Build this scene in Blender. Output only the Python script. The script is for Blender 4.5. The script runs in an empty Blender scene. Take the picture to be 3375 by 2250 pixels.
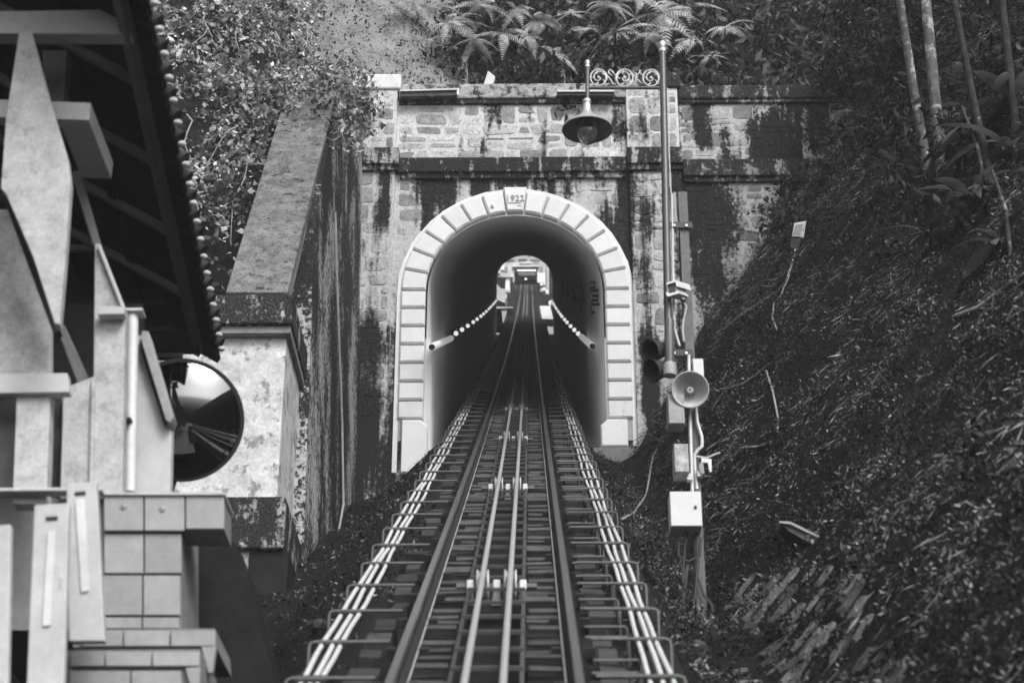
import bpy, math, random
import numpy as np
from mathutils import Vector, Matrix, noise

SC = bpy.context.scene
COL = SC.collection
random.seed(7)
RNG = np.random.default_rng(11)
PI = math.pi

# ------------------------------------------------------------------ camera
TH, PSI = math.radians(26.3), math.radians(.584)      # the camera looks up the 28 degree incline
FPX, CXP, CYP = 6220., 1687.5, 1125.                  # photo pixels (3375 x 2250)
CAM = np.array([.243, 0., 0.])
cd = bpy.data.cameras.new('camera'); cam = bpy.data.objects.new('camera', cd); COL.objects.link(cam)
cam.location = CAM; cam.rotation_euler = (PI/2 + TH, 0, PSI)
cd.sensor_width = 36; cd.lens = FPX/3375*36; cd.clip_end = 2000; cd.clip_start = .1
cd.dof.use_dof = True; cd.dof.focus_distance = 27; cd.dof.aperture_fstop = 2.2
SC.camera = cam

# ------------------------------------------------------------------ sky, sun, exposure
SUN_EL, SUN_AZ = math.radians(43), math.radians(152)  # behind the camera, to the right
w = bpy.data.worlds.new('World'); SC.world = w; w.use_nodes = True
nt = w.node_tree; bgn = nt.nodes['Background']
sky = nt.nodes.new('ShaderNodeTexSky'); sky.sky_type = 'NISHITA'; sky.sun_disc = False
sky.sun_elevation = SUN_EL; sky.sun_rotation = SUN_AZ
sky.air_density = 1.0; sky.dust_density = 3.0
bw = nt.nodes.new('ShaderNodeRGBToBW')                # black and white photograph
nt.links.new(sky.outputs[0], bw.inputs[0]); nt.links.new(bw.outputs[0], bgn.inputs[0])
bgn.inputs[1].default_value = .15
sl = bpy.data.lights.new('sun', 'SUN'); so = bpy.data.objects.new('sun', sl); COL.objects.link(so)
sl.energy = 1.3; sl.angle = math.radians(25); sl.color = (1, 1, 1)
sdir = Vector((math.sin(SUN_AZ)*math.cos(SUN_EL), math.cos(SUN_AZ)*math.cos(SUN_EL), math.sin(SUN_EL)))
so.rotation_euler = sdir.to_track_quat('Z', 'Y').to_euler()
vs = SC.view_settings
vs.view_transform = 'Standard'; vs.look = 'None'; vs.gamma = 1; vs.use_curve_mapping = False
vs.exposure = 1.0
SC.cycles.max_bounces = 6; SC.cycles.diffuse_bounces = 4; SC.cycles.transparent_max_bounces = 8

# ------------------------------------------------------------------ projection helpers (photo pixel + real distance -> place)
_f = np.array([-math.sin(PSI)*math.cos(TH), math.cos(PSI)*math.cos(TH), math.sin(TH)])
_r = np.array([math.cos(PSI), math.sin(PSI), 0]); _u = np.cross(_r, _f)
def ray(px, py): return _f + (px-CXP)/FPX*_r - (py-CYP)/FPX*_u
def atY(px, py, Y): r = ray(px, py); return CAM + r*(Y/r[1])
def atX(px, py, X): r = ray(px, py); return CAM + r*((X-CAM[0])/r[0])
def atD(px, py, d): return CAM + d*ray(px, py)
def zr(Y): return -2.176 + .512*Y + .000224*Y*Y        # rail top along the incline
def slope(Y): return math.atan(.512 + .000448*Y)

# ------------------------------------------------------------------ materials (all grey)
class NT:
    def __init__(s, name):
        s.m = bpy.data.materials.new(name); s.m.use_nodes = True
        s.t = s.m.node_tree; s.b = s.t.nodes['Principled BSDF']; s.out = s.t.nodes['Material Output']
    def n(s, typ, **kw):
        x = s.t.nodes.new(typ)
        for k, v in kw.items(): setattr(x, k, v)
        return x
    def l(s, a, b): s.t.links.new(a, b)
    def val(s, sock, v):
        if hasattr(v, 'is_linked'): s.l(v, sock)
        else: sock.default_value = v
    def math(s, op, a, b=0., clamp=False):
        x = s.n('ShaderNodeMath', operation=op, use_clamp=clamp); s.val(x.inputs[0], a); s.val(x.inputs[1], b); return x.outputs[0]
    def pos(s, sc=(1, 1, 1)):
        g = s.n('ShaderNodeNewGeometry'); mp = s.n('ShaderNodeVectorMath', operation='MULTIPLY')
        s.l(g.outputs['Position'], mp.inputs[0]); mp.inputs[1].default_value = sc; return mp.outputs[0]
    def noise(s, vec, scale=1., detail=5., rough=.6):
        x = s.n('ShaderNodeTexNoise'); s.l(vec, x.inputs['Vector']); x.inputs['Scale'].default_value = scale
        x.inputs['Detail'].default_value = detail; x.inputs['Roughness'].default_value = rough; return x.outputs[0]
    def step(s, v, lo, hi):
        x = s.n('ShaderNodeMapRange', interpolation_type='SMOOTHSTEP'); s.val(x.inputs[0], v)
        x.inputs[1].default_value = lo; x.inputs[2].default_value = hi; return x.outputs[0]
    def mix(s, f, a, b):
        # a + (b-a)*f on plain values
        return s.math('ADD', s.math('MULTIPLY', s.math('SUBTRACT', b, a), f), a)
    def bump(s, h, st=.3, dist=.02):
        x = s.n('ShaderNodeBump'); x.inputs['Strength'].default_value = st; x.inputs['Distance'].default_value = dist
        s.l(h, x.inputs['Height']); s.l(x.outputs[0], s.b.inputs['Normal'])
    def done(s, v, rough=.8, metal=0., spec=.35):
        s.val(s.b.inputs['Base Color'], v) if not hasattr(v, 'is_linked') else s.l(v, s.b.inputs['Base Color'])
        s.val(s.b.inputs['Roughness'], rough); s.b.inputs['Metallic'].default_value = metal
        s.b.inputs['Specular IOR Level'].default_value = spec
        return s.m

def grey(name, v, var=.25, scale=9, rough=.8, metal=0., bump=.25, bdist=.01, spec=None, rnd=0., streak=None, speck=None, pits=0.):
    k = NT(name)
    p = k.pos()
    n1 = k.noise(p, scale, 7, .65)
    n2 = k.noise(p, scale*5.5, 5, .75)
    c = k.math('MULTIPLY', k.math('ADD', k.math('ADD', k.math('MULTIPLY', k.math('SUBTRACT', n1, .5), 4*var), k.math('MULTIPLY', k.math('SUBTRACT', n2, .5), 3.2*var)), 1.), v)
    if rnd:
        oi = k.n('ShaderNodeObjectInfo')
        c = k.math('MULTIPLY', c, k.math('ADD', k.math('MULTIPLY', k.math('SUBTRACT', oi.outputs['Random'], .5), 2*rnd), 1.))
    if speck:                                   # light or dark blotches
        ns = k.noise(p, speck['s'], 6, .7)
        c = k.mix(k.step(ns, speck['t'], speck['t']+.08), c, speck['v'])
    if pits:                                    # pitted, flecked surface
        c = k.math('MULTIPLY', c, k.math('SUBTRACT', 1., k.math('MULTIPLY', k.step(k.noise(p, 21, 6, .8), .53, .62), pits)))
    if streak:                                  # mould running down in streaks
        st = k.noise(k.pos((streak.get('sx', 3), streak.get('sx', 3), streak.get('sz', .35))), 1., 6, .62)
        pa = k.noise(p, streak.get('ps', .9), 3, .5)
        fr = k.noise(p, 14, 5, .7)
        sm = k.math('ADD', k.math('ADD', st, k.math('MULTIPLY', k.math('SUBTRACT', pa, .5), streak.get('patch', .6))),
                    k.math('MULTIPLY', k.math('SUBTRACT', fr, .5), streak.get('br', .34)))
        c = k.mix(k.step(sm, streak['t'], streak['t']+streak.get('w', .13)), c, k.math('MULTIPLY', k.math('ADD', k.math('MULTIPLY', k.step(n2, .47, .68), 3.2), .45), streak.get('dark', .02)))
    k.bump(k.math('ADD', n1, k.math('MULTIPLY', n2, .5)), bump, bdist)
    cl = k.n('ShaderNodeClamp'); k.l(c, cl.inputs[0]); cl.inputs[1].default_value = .008; cl.inputs[2].default_value = .85
    return k.done(cl.outputs[0], rough, metal, spec if spec is not None else (.08 if rough > .65 else .35))

def leafmat(name, lo, hi, trans=.25, rough=.45, pw=1.8, sp=.3):
    k = NT(name)
    g = k.n('ShaderNodeNewGeometry')
    c = k.math('ADD', k.math('MULTIPLY', k.math('POWER', g.outputs['Random Per Island'], pw), hi-lo), lo)
    c = k.math('MULTIPLY', c, k.math('ADD', k.math('MULTIPLY', k.step(k.noise(k.pos(), 1.3, 4, .6), .36, .64), 1.5), .25))
    k.done(c, rough, 0, sp)
    tr = k.n('ShaderNodeBsdfTranslucent'); k.l(c, tr.inputs[0])
    mx = k.n('ShaderNodeMixShader'); mx.inputs[0].default_value = trans
    k.l(k.b.outputs[0], mx.inputs[1]); k.l(tr.outputs[0], mx.inputs[2]); k.l(mx.outputs[0], k.out.inputs[0])
    return k.m

def emit(name, v, e):
    k = NT(name); k.b.inputs['Emission Color'].default_value = (1, 1, 1, 1); k.b.inputs['Emission Strength'].default_value = e
    m = k.done((v, v, v, 1), .5); m.cycles.emission_sampling = 'NONE'
    return m

M = {}
M['mortar'] = grey('lime_mortar', .62, .20, 10, pits=.45, streak=dict(t=.545, sx=2.6, sz=.5, patch=.55, dark=.022), bump=.5)
M['stone'] = grey('rubble_stone', .42, .42, 7, rnd=.5, pits=.55, streak=dict(t=.555, sx=2.6, sz=.5, patch=.55, dark=.022), bump=.6, bdist=.02)
M['mortar_low'] = grey('stained_mortar', .52, .3, 10, pits=.4, streak=dict(t=.415, sx=2.8, sz=.22, patch=.55, dark=.024), bump=.5)
M['stone_low'] = grey('stained_stone', .38, .42, 7, rnd=.4, pits=.5, streak=dict(t=.42, sx=2.8, sz=.22, patch=.55, dark=.022), bump=.6, bdist=.02)
M['mortar_dark'] = grey('stained_shade_mortar', .36, .35, 10, pits=.4, streak=dict(br=.7, t=.405, sx=2.2, sz=.4, patch=.8, dark=.018), bump=.5)  # mould streaks, with tree shade put into the darker base
M['stone_dark'] = grey('stained_shade_stone', .24, .42, 7, rnd=.4, pits=.5, streak=dict(br=.7, t=.41, sx=2.2, sz=.4, patch=.8, dark=.016), bump=.6, bdist=.02)  # same mould, stone base darkened for the tree shade
M['mortar_mid'] = grey('banded_mortar', .46, .3, 10, pits=.4, streak=dict(t=.475, sx=2.0, sz=.35, patch=.7, dark=.02, w=.08), bump=.5)
M['stone_mid'] = grey('banded_stone', .30, .42, 7, rnd=.45, pits=.5, streak=dict(t=.48, sx=2.0, sz=.35, patch=.7, dark=.018, w=.08), bump=.6, bdist=.02)
M['cornice'] = grey('mouldy_cornice', .36, .5, 8, pits=.4, streak=dict(t=.365, sx=6, sz=1.4, patch=.35, dark=.026, br=.5, w=.1), bump=.6)
M['coping'] = grey('lichen_coping', .36, .5, 9, pits=.5, speck=dict(s=5, t=.5, v=.05), bump=.7, bdist=.02)
M['whitecap'] = grey('bleached_coping', .68, .2, 8, speck=dict(s=5, t=.66, v=.2), bump=.5)
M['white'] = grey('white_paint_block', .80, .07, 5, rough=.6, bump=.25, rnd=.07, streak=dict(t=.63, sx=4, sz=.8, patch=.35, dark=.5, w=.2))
M['joint'] = grey('grey_joint', .40, .15, 9)
M['lining'] = grey('tunnel_lining', .80, .10, 2.2, rough=.7, streak=dict(t=.66, sx=1.6, sz=.12, patch=.3, dark=.35), bump=.2)
M['wing'] = grey('wing_wall_render', .40, .3, 8, streak=dict(t=.40, sx=.8, sz=.30, patch=.5, w=.1, dark=.024, br=.95), bump=.5)
M['pier'] = grey('pier_render', .52, .34, 5, speck=dict(s=4.2, t=.535, v=.22), streak=dict(t=.66, sx=2, sz=.5, patch=.5, dark=.08), bump=.6, bdist=.02)
M['pierstone'] = grey('pier_stone', .48, .3, 7, rnd=.3, speck=dict(s=3, t=.56, v=.2), bump=.6, bdist=.02)
M['slopecap'] = grey('sloped_coping', .17, .6, 5, pits=.6, speck=dict(s=7, t=.56, v=.035), bump=.9, bdist=.03)
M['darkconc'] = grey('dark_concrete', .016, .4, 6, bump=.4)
M['mould'] = grey('black_mouldy_band', .30, .5, 8, pits=.4, streak=dict(t=.345, sx=5, sz=1.6, patch=.4, dark=.028, br=.6, w=.1), bump=.6)
M['conc'] = grey('weathered_concrete', .22, .35, 6, bump=.5)
M['rail'] = grey('rail_steel', .5, .2, 20, rough=.27, metal=1., bump=.05)
M['railside'] = grey('rusty_rail_side', .03, .4, 25, rough=.8)
M['cable'] = grey('wire_rope', .36, .15, 60, rough=.5, metal=.2, bump=.3)
M['step'] = grey('oily_timber_step', .018, .5, 8, rough=.7, rnd=.45, bump=.5)
M['stepedge'] = grey('worn_step_edge', .055, .4, 12, rough=.6, rnd=.4)
M['plinth'] = grey('concrete_plinth', .045, .4, 7, rnd=.4, bump=.5)
M['steel'] = grey('galvanised_steel', .46, .2, 12, rough=.5, metal=.3)
M['conduit'] = grey('pale_conduit', .55, .12, 6, rough=.45)
M['bracket'] = grey('grey_steel_rod', .11, .25, 12, rough=.55, metal=.3)
M['darksteel'] = grey('dark_steel', .035, .3, 12, rough=.5, metal=.2)
M['post'] = grey('painted_post', .07, .2, 6, rough=.35, spec=.5)
M['silver'] = grey('silver_fitting', .55, .1, 8, rough=.35, metal=.6)
M['ornament'] = grey('cast_ornament', .58, .12, 20, rough=.45)
M['boxpaint'] = grey('light_box_paint', .58, .08, 5, rough=.5)
M['boxgrey'] = grey('grey_box_paint', .26, .25, 9, rough=.5)
M['boxworn'] = grey('flaking_box_paint', .33, .6, 14, rough=.7, speck=dict(s=9, t=.55, v=.55))
M['postgrey'] = grey('dull_post_paint', .10, .35, 9, rough=.6)
M['horn'] = grey('speaker_horn_plastic', .42, .1, 8, rough=.4)
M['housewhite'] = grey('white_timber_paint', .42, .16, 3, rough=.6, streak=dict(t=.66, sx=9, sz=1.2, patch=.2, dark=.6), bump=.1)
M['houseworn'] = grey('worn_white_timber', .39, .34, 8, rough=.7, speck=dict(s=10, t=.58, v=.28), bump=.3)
M['tile'] = grey('wall_tile', .27, .16, 4, rough=.35, rnd=.12, bump=.05)
M['grout'] = grey('tile_grout', .19, .2, 9)
M['darkwood'] = grey('dark_timber', .022, .4, 6, rough=.7)
M['rafter'] = grey('rafter_paint', .16, .2, 6)
M['rooftile'] = grey('clay_roof_tile', .035, .4, 9, rnd=.4)
M['tilecap'] = grey('tile_end_mortar', .5, .15, 9)
M['glass'] = grey('window_glass', .05, .3, 3, rough=.2)
M['soil'] = grey('dark_leaf_litter_soil', .017, .7, 6, rough=.95, pits=.7, speck=dict(s=26, t=.575, v=.075), bump=1., bdist=.06, spec=.02)
M['bare'] = grey('bare_earth_slope', .21, .45, 2.5, rough=.95, speck=dict(s=5, t=.58, v=.12), bump=.8, bdist=.05)
M['rubble'] = grey('track_side_rubble', .07, .7, 7, rough=.95, speck=dict(s=9, t=.62, v=.25), bump=1., bdist=.05)
M['bark'] = grey('pale_bark', .11, .6, 9, speck=dict(s=7, t=.53, v=.38), bump=.6)
M['bark2'] = grey('dark_bark', .035, .7, 9, speck=dict(s=5, t=.6, v=.26), bump=.8)
M['vine'] = grey('pale_vine', .30, .3, 10)
M['pitch'] = grey('pitching_stone', .12, .5, 9, rnd=.6, pits=.6, bump=.7, bdist=.02)
M['black'] = grey('black_paint', .015, .2, 9, rough=.6)
M['wire'] = grey('black_cable', .03, .2, 9, rough=.5)
M['farwhite'] = grey('far_white_paint', .75, .08, 2)
M['fargrey'] = grey('far_concrete', .42, .25, 2)
M['lamp'] = emit('tunnel_lamp_glow', .8, .42)
M['daylit_tube'] = emit('ribbed_tube_daylight', .8, .14)  # faint glow added for the daylight on the ribbed tube
M['tube'] = emit('lit_tube', .8, 1.5)
k = NT('mirror_silver'); M['mirror'] = k.done((.25, .25, .25, 1), .04, 1.)
k = NT('lamp_globe'); k.b.inputs['Transmission Weight'].default_value = .85; M['globe'] = k.done((.6, .6, .6, 1), .12)
M['ivy'] = leafmat('ivy_leaves', .05, .55, .2, pw=1.6)
M['fernleaf'] = leafmat('fern_leaflets', .30, .52, .45)
M['scrub'] = leafmat('scrub_leaves', .006, .12, .2, .6, 3., .15)
M['cover'] = leafmat('slope_litter', .012, .24, .1, .9, 2.8, .03)
M['grass'] = leafmat('dry_grass', .012, .24, .1, .9, 2.6, .03)
M['jungle'] = leafmat('jungle_leaves', .006, .07, .2, .6, 2.5, .15)
M['canopy'] = leafmat('canopy_leaves', .012, .12, .25, .5, 2.2, .25)
M['broad'] = leafmat('broad_leaves', .05, .13, .3)

# ------------------------------------------------------------------ object helpers
def props(o, label=None, cat=None, group=None, kind=None):
    if label: o['label'] = label
    if cat: o['category'] = cat
    if group: o['group'] = group
    if kind: o['kind'] = kind
    return o
def thing(name, loc, label, cat, group=None):
    o = bpy.data.objects.new(name, None); COL.objects.link(o); o.location = [float(x) for x in loc]
    o.empty_display_size = .1
    return props(o, label, cat, group)
def link(name, me, mat=None, parent=None):
    if mat is not None and not me.materials: me.materials.append(M[mat] if isinstance(mat, str) else mat)
    o = bpy.data.objects.new(name, me); COL.objects.link(o)
    if parent is not None: adopt(o, parent)
    return o
def adopt(o, parent):
    o.parent = parent
    t = Vector((0, 0, 0)); p = parent
    while p is not None:
        t += p.location
        if p.parent is not None: t += p.matrix_parent_inverse.translation
        p = p.parent
    o.matrix_parent_inverse = Matrix.Translation(-t)
def copy_tree(src, delta, label=None):
    c = src.copy(); COL.objects.link(c); c.location = Vector(src.location) + Vector(delta)
    if label: c['label'] = label
    def rec(a, b):
        for ch in a.children:
            d = ch.copy(); COL.objects.link(d); d.parent = b; d.matrix_parent_inverse = ch.matrix_parent_inverse.copy(); rec(ch, d)
    rec(src, c)
    return c

class MB:
    def __init__(s): s.v = []; s.f = []
    def add(s, vs, fs):
        o = len(s.v); s.v += [tuple(float(c) for c in p) for p in vs]; s.f += [tuple(i+o for i in f) for f in fs]; return s
    def box(s, x0, x1, y0, y1, z0, z1):
        return s.add([(x0,y0,z0),(x1,y0,z0),(x1,y1,z0),(x0,y1,z0),(x0,y0,z1),(x1,y0,z1),(x1,y1,z1),(x0,y1,z1)],
                     [(0,3,2,1),(4,5,6,7),(0,1,5,4),(1,2,6,5),(2,3,7,6),(3,0,4,7)])
    def prism(s, pts, vec, cap=True):
        n = len(pts); P = [np.array(p, float) for p in pts]; V = np.array(vec, float)
        fs = [(i, (i+1) % n, n+(i+1) % n, n+i) for i in range(n)]
        if cap: fs += [tuple(reversed(range(n))), tuple(range(n, 2*n))]
        return s.add(P+[p+V for p in P], fs)
    def px(s, pts, Y, t):                      # outline on the vertical plane Y, t metres thick
        return s.prism([atY(x, y, Y) for x, y in pts], (0, t, 0))
    def tube(s, pts, r, n=8, caps=True):
        P = [np.array(p, float) for p in pts]; rs = r if isinstance(r, (list, tuple)) else [r]*len(P)
        up0 = None; vs = []; fs = []
        for i, p in enumerate(P):
            a = P[min(i+1, len(P)-1)] - P[max(i-1, 0)]; a /= (np.linalg.norm(a)+1e-9)
            if up0 is None:
                h = np.array([0, 0, 1.]) if abs(a[2]) < .9 else np.array([1., 0, 0])
                up0 = np.cross(np.cross(a, h), a)
            up0 = up0 - a*np.dot(up0, a); up0 /= (np.linalg.norm(up0)+1e-9); b = np.cross(a, up0)
            vs += [p + rs[i]*(math.cos(q)*up0 + math.sin(q)*b) for q in [2*PI*j/n for j in range(n)]]
        for i in range(len(P)-1):
            for j in range(n): fs.append((i*n+j, i*n+(j+1) % n, (i+1)*n+(j+1) % n, (i+1)*n+j))
        if caps: fs += [tuple(reversed(range(n))), tuple((len(P)-1)*n+j for j in range(n))]
        return s.add(vs, fs)
    def lathe(s, prof, c, n=20, ax=(0, 0, 1), caps=False):  # prof: (radius, distance along axis)
        a = np.array(ax, float); a /= np.linalg.norm(a)
        h = np.array([1., 0, 0]) if abs(a[0]) < .9 else np.array([0, 1., 0])
        e = np.cross(a, h); e /= np.linalg.norm(e); g = np.cross(a, e); c = np.array(c, float)
        vs = [c + a*z + r*(math.cos(q)*e + math.sin(q)*g) for r, z in prof for q in [2*PI*j/n for j in range(n)]]
        m = len(prof); fs = [(i*n+j, i*n+(j+1) % n, (i+1)*n+(j+1) % n, (i+1)*n+j) for i in range(m-1) for j in range(n)]
        if caps: fs += [tuple(reversed(range(n))), tuple((m-1)*n+j for j in range(n))]
        return s.add(vs, fs)
    def ball(s, c, r, n=10, sc=(1, 1, 1)):
        prof = [(math.sin(t)*r, -math.cos(t)*r) for t in [PI*i/6 for i in range(7)]]
        k0 = len(s.v); s.lathe(prof, (0, 0, 0), n)
        for i in range(k0, len(s.v)):
            v = s.v[i]; s.v[i] = (c[0]+v[0]*sc[0], c[1]+v[1]*sc[1], c[2]+v[2]*sc[2])
        return s
    def mesh(s, name):
        me = bpy.data.meshes.new(name); me.from_pydata(s.v, [], s.f); me.update(); return me
    def build(s, name, mat, parent=None, smooth=False, bevel=0.):
        me = s.mesh(name)
        if smooth:
            me.polygons.foreach_set('use_smooth', [True]*len(me.polygons))
        o = link(name, me, mat, parent)
        if smooth:
            try: me.set_sharp_from_angle(angle=math.radians(42))
            except Exception: pass
        if bevel:
            b = o.modifiers.new('bevel', 'BEVEL'); b.width = bevel; b.segments = 2; b.limit_method = 'ANGLE'
        return o

def np_mesh(name, V, F, mat, smooth=False):
    """V (n,3), F (m,k) with constant k"""
    me = bpy.data.meshes.new(name); V = np.asarray(V, np.float32); F = np.asarray(F, np.int32)
    me.vertices.add(len(V)); me.vertices.foreach_set('co', V.ravel())
    k = F.shape[1]; me.loops.add(F.size); me.loops.foreach_set('vertex_index', F.ravel())
    me.polygons.add(len(F)); me.polygons.foreach_set('loop_start', np.arange(0, F.size, k, dtype=np.int32))
    me.polygons.foreach_set('loop_total', np.full(len(F), k, np.int32))
    if smooth: me.polygons.foreach_set('use_smooth', np.ones(len(F), bool))
    me.update(calc_edges=True); me.validate()
    me.materials.append(M[mat] if isinstance(mat, str) else mat)
    return me

def leaves(P, N, L, W, droop=.3, spread=.8):
    """one folded diamond leaf per point: P points, N outward directions, L lengths, W width ratio -> V,F (triangles)"""
    n = len(P)
    D = RNG.normal(size=(n, 3)); D /= np.linalg.norm(D, axis=1)[:, None]
    A = N*(1-spread) + D*spread; A[:, 2] -= droop; A /= np.linalg.norm(A, axis=1)[:, None]
    B = np.cross(A, N + .6*RNG.normal(size=(n, 3))); B /= np.linalg.norm(B, axis=1)[:, None]+1e-9
    Cn = np.cross(A, B); L = L[:, None]; Wd = L*W
    base = P; tip = P + A*L; mid = P + A*L*.45
    l = mid + B*Wd*.5 + Cn*Wd*.18; r = mid - B*Wd*.5 + Cn*Wd*.18
    V = np.stack([base, l, tip, r], 1).reshape(-1, 3)
    i = np.arange(n)[:, None]*4
    F = np.concatenate([i+np.array([[0, 1, 2]]), i+np.array([[0, 2, 3]])], 0)
    return V, F

# ------------------------------------------------------------------ the lie of the land
YP = 29.3                                              # plane of the portal
def sm(a, b, x):
    t = min(1, max(0, (x-a)/(b-a))); return t*t*(3-2*t)
def bank(X, Y):                                         # rise of the right bank above its foot, steeper towards the portal
    a = 1.17*(min(X, 7.5)-1.9) + .75*max(0, X-7.5)
    b = 1.95*(min(X, 3.3)-1.9) + 1.36*max(0, min(X, 5.6)-3.3) + 1.05*max(0, X-5.6)
    return a + (b-a)*sm(11, 24, Y)
def H(X, Y):
    z0 = zr(Y)
    n = noise.noise((X*.9, Y*.9, 1.3))*.16 + noise.noise((X*2.7, Y*2.7, 4.1))*.06
    if Y <= 29.75:
        if X > 1.15:
            z = z0 - .50 - .32*sm(1.15, 1.7, X)
            if X > 1.9: z += bank(X, Y)
            z += n*sm(1.3, 2.4, X)*1.6
        elif X > -1.05: z = z0 - .45
        else:
            z = z0 - .45 - .95*sm(-1.05, -2.5, X) + n*.6
            if X < -2.7:
                zl = z0 - 1.4 + (.75*(-2.7-X) if X < -5.3 else 0) + n
                zh = 10.5 + 1.5*(Y-21.) + .28*(-3.7-X) + n*2.2
                zh = min(zh, 10.7 + 1.53*(min(Y, 23.9)-20.62) + .75*max(0, Y-23.9) + 1.5*max(0, -3.6-X) + n)
                z = zl + (max(zh, zl)-zl)*sm(22.0, 22.6, Y)*sm(-2.9, -3.5, X)
    else:
        zc = 19.2 + 1.25*(Y-29.75) + (1.5*min(3.0, max(0, -1.2-X)) + n*1.5)*sm(29.7, 32, Y)
        ze = z0 - .82 + bank(X, Y) if X > 1.9 else -99
        zl = min(10.5 + 1.5*8.75 + .28*(-3.7-X) + n*2.2, 20.1 + 1.5*max(0, -3.6-X) + n) + 1.5*(Y-29.75)
        z = max(zc, ze)
        z = z + (zl-z)*sm(-3.3, -4.4, X)
        z = min(z, 54)
    return z
_NC = {}
def nrm(X, Y, e=.25):
    k_ = (round(X*5), round(Y*5))
    if k_ not in _NC: _NC[k_] = _nrm(k_[0]/5, k_[1]/5, e)
    return _NC[k_]
def _nrm(X, Y, e=.25):
    v = np.array([-(H(X+e, Y)-H(X-e, Y)), -(H(X, Y+e)-H(X, Y-e)), 2*e]); return v/np.linalg.norm(v)
def hit(px, py, d0=8., d1=60., st=.1):                 # first ground met along the view ray
    r = ray(px, py); d = d0
    while d < d1:
        p = CAM + r*d
        if p[2] < H(p[0], p[1]): return p
        d += st
    return CAM + r*d1

def sheet(name, xs, ys, hf, mat, label=None):
    V = np.array([[x, y, hf(x, y)] for y in ys for x in xs]); nx = len(xs)
    F = np.array([[j*nx+i, j*nx+i+1, (j+1)*nx+i+1, (j+1)*nx+i] for j in range(len(ys)-1) for i in range(nx-1)])
    me = np_mesh(name, V, F, mat, True); o = link(name, me); o['kind'] = 'structure'
    if label: o['label'] = label
    return o
xs = list(np.arange(-60, -12, 3.)) + list(np.arange(-12, -2.8, .3)) + [-2.75, -2.69] + list(np.arange(-2.5, 9, .25)) + list(np.arange(9, 60, 3.))
ground = sheet('ground', xs, list(np.arange(-40, 6, 2.)) + list(np.arange(6, 29.8, .3)) + [29.74], H, 'soil')
hill = sheet('hillside', xs, list(np.arange(29.76, 42, .35)) + list(np.arange(42, 93, 3.)), H, 'soil')
hill.data.materials.append(M['bare'])
for p in hill.data.polygons:
    c = p.center; q = noise.noise((c[0]*1.1, c[1]*1.1, 9.))
    if -4.6 < c[0] < -.9 + q*.8 and c[1] < 36: p.material_index = 1
far = sheet('far_ground', list(np.arange(-40, 41, 2.)), list(np.arange(92.9, 190, 2.5)),
            lambda X, Y: zr(Y)-.45 + max(0, abs(X)-3.2)*.55 + (noise.noise((X*.5, Y*.5, 2))*.3 if abs(X) > 2.6 else 0), 'soil')

# ------------------------------------------------------------------ tunnel portal
RI, RO, ZS = 1.57, 2.0, 13.018 + 2.44                  # inner and outer radius, springing height
ZR0 = 13.018
portal = thing('tunnel_portal', (0, YP, ZR0-1), 'stone tunnel portal with white painted arch blocks and black stained cornice', 'portal')
def arch_pts(R, n=24): return [(R*math.cos(a), ZS + R*math.sin(a)) for a in [PI - PI*i/n for i in range(n+1)]]
Z_CT, Z_CB, Z_PT, Z_PB = 18.14, 17.74, 19.76, 19.44     # cornice top/bottom, parapet coping top/bottom
WL, WR = -3.05, 9.5
def wall_face(Y, R, zb, zt, xl, xr):
    m = MB(); pts = [(-R, zb)] + arch_pts(R, 32) + [(R, zb)]
    m.add([(xl, Y, zb), (-R, Y, zb), (-R, Y, zt), (xl, Y, zt)], [(0, 1, 2, 3)])
    m.add([(R, Y, zb), (xr, Y, zb), (xr, Y, zt), (R, Y, zt)], [(0, 1, 2, 3)])
    a = arch_pts(R, 32)
    for (x0, z0), (x1, z1) in zip(a, a[1:]):
        m.add([(x0, Y, z0), (x1, Y, z1), (x1, Y, zt), (x0, Y, zt)], [(0, 1, 2, 3)])
    return m
m = wall_face(YP, RI+.2, 11.2, Z_CT, WL, 2.2)
m.build('lower_wall', 'mortar_low', portal)
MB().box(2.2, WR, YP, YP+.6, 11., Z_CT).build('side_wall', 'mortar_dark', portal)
MB().box(WL, 2.2, YP, YP+.55, Z_CT, Z_PB).build('parapet', 'mortar', portal)
MB().box(2.2, WR, YP, YP+.55, Z_CT, Z_PB-.003).build('parapet', 'mortar_mid', portal)
# string course (cornice), broken forward over the pilasters
def cornice(x0, x1, y0, z0, z1, mat='cornice'):
    m = MB().box(x0, x1, y0, YP+.2, z0+.1, z1); m.box(x0+.02, x1-.02, y0+.06, YP+.2, z0, z0+.1)
    return m.build('cornice', mat, portal, bevel=.012)
cornice(-2.1, 2.02, YP-.14, Z_CB, Z_CT); cornice(3.03, WR, YP-.13, Z_CB-.1, Z_CT-.06, 'mould')
cornice(-3.06, -2.1, YP-.24, 17.86, 18.30); cornice(2.02, 3.03, YP-.24, 17.84, 18.28)
# coping
MB().box(-2.14, 2.05, YP-.1, YP+.65, Z_PB, Z_PT).build('coping', 'coping', portal, bevel=.03)
MB().box(-2.14, 2.05, YP-.06, YP+.6, Z_PB-.09, Z_PB-.002).build('coping_moulding', 'mould', portal, bevel=.01)
MB().box(3.0, WR, YP-.1, YP+.65, Z_PB-.03, Z_PT-.06).build('coping', 'mould', portal, bevel=.03)
MB().box(3.0, WR, YP-.06, YP+.6, Z_PB-.1, Z_PB-.032).build('coping_moulding', 'mould', portal, bevel=.01)
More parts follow.
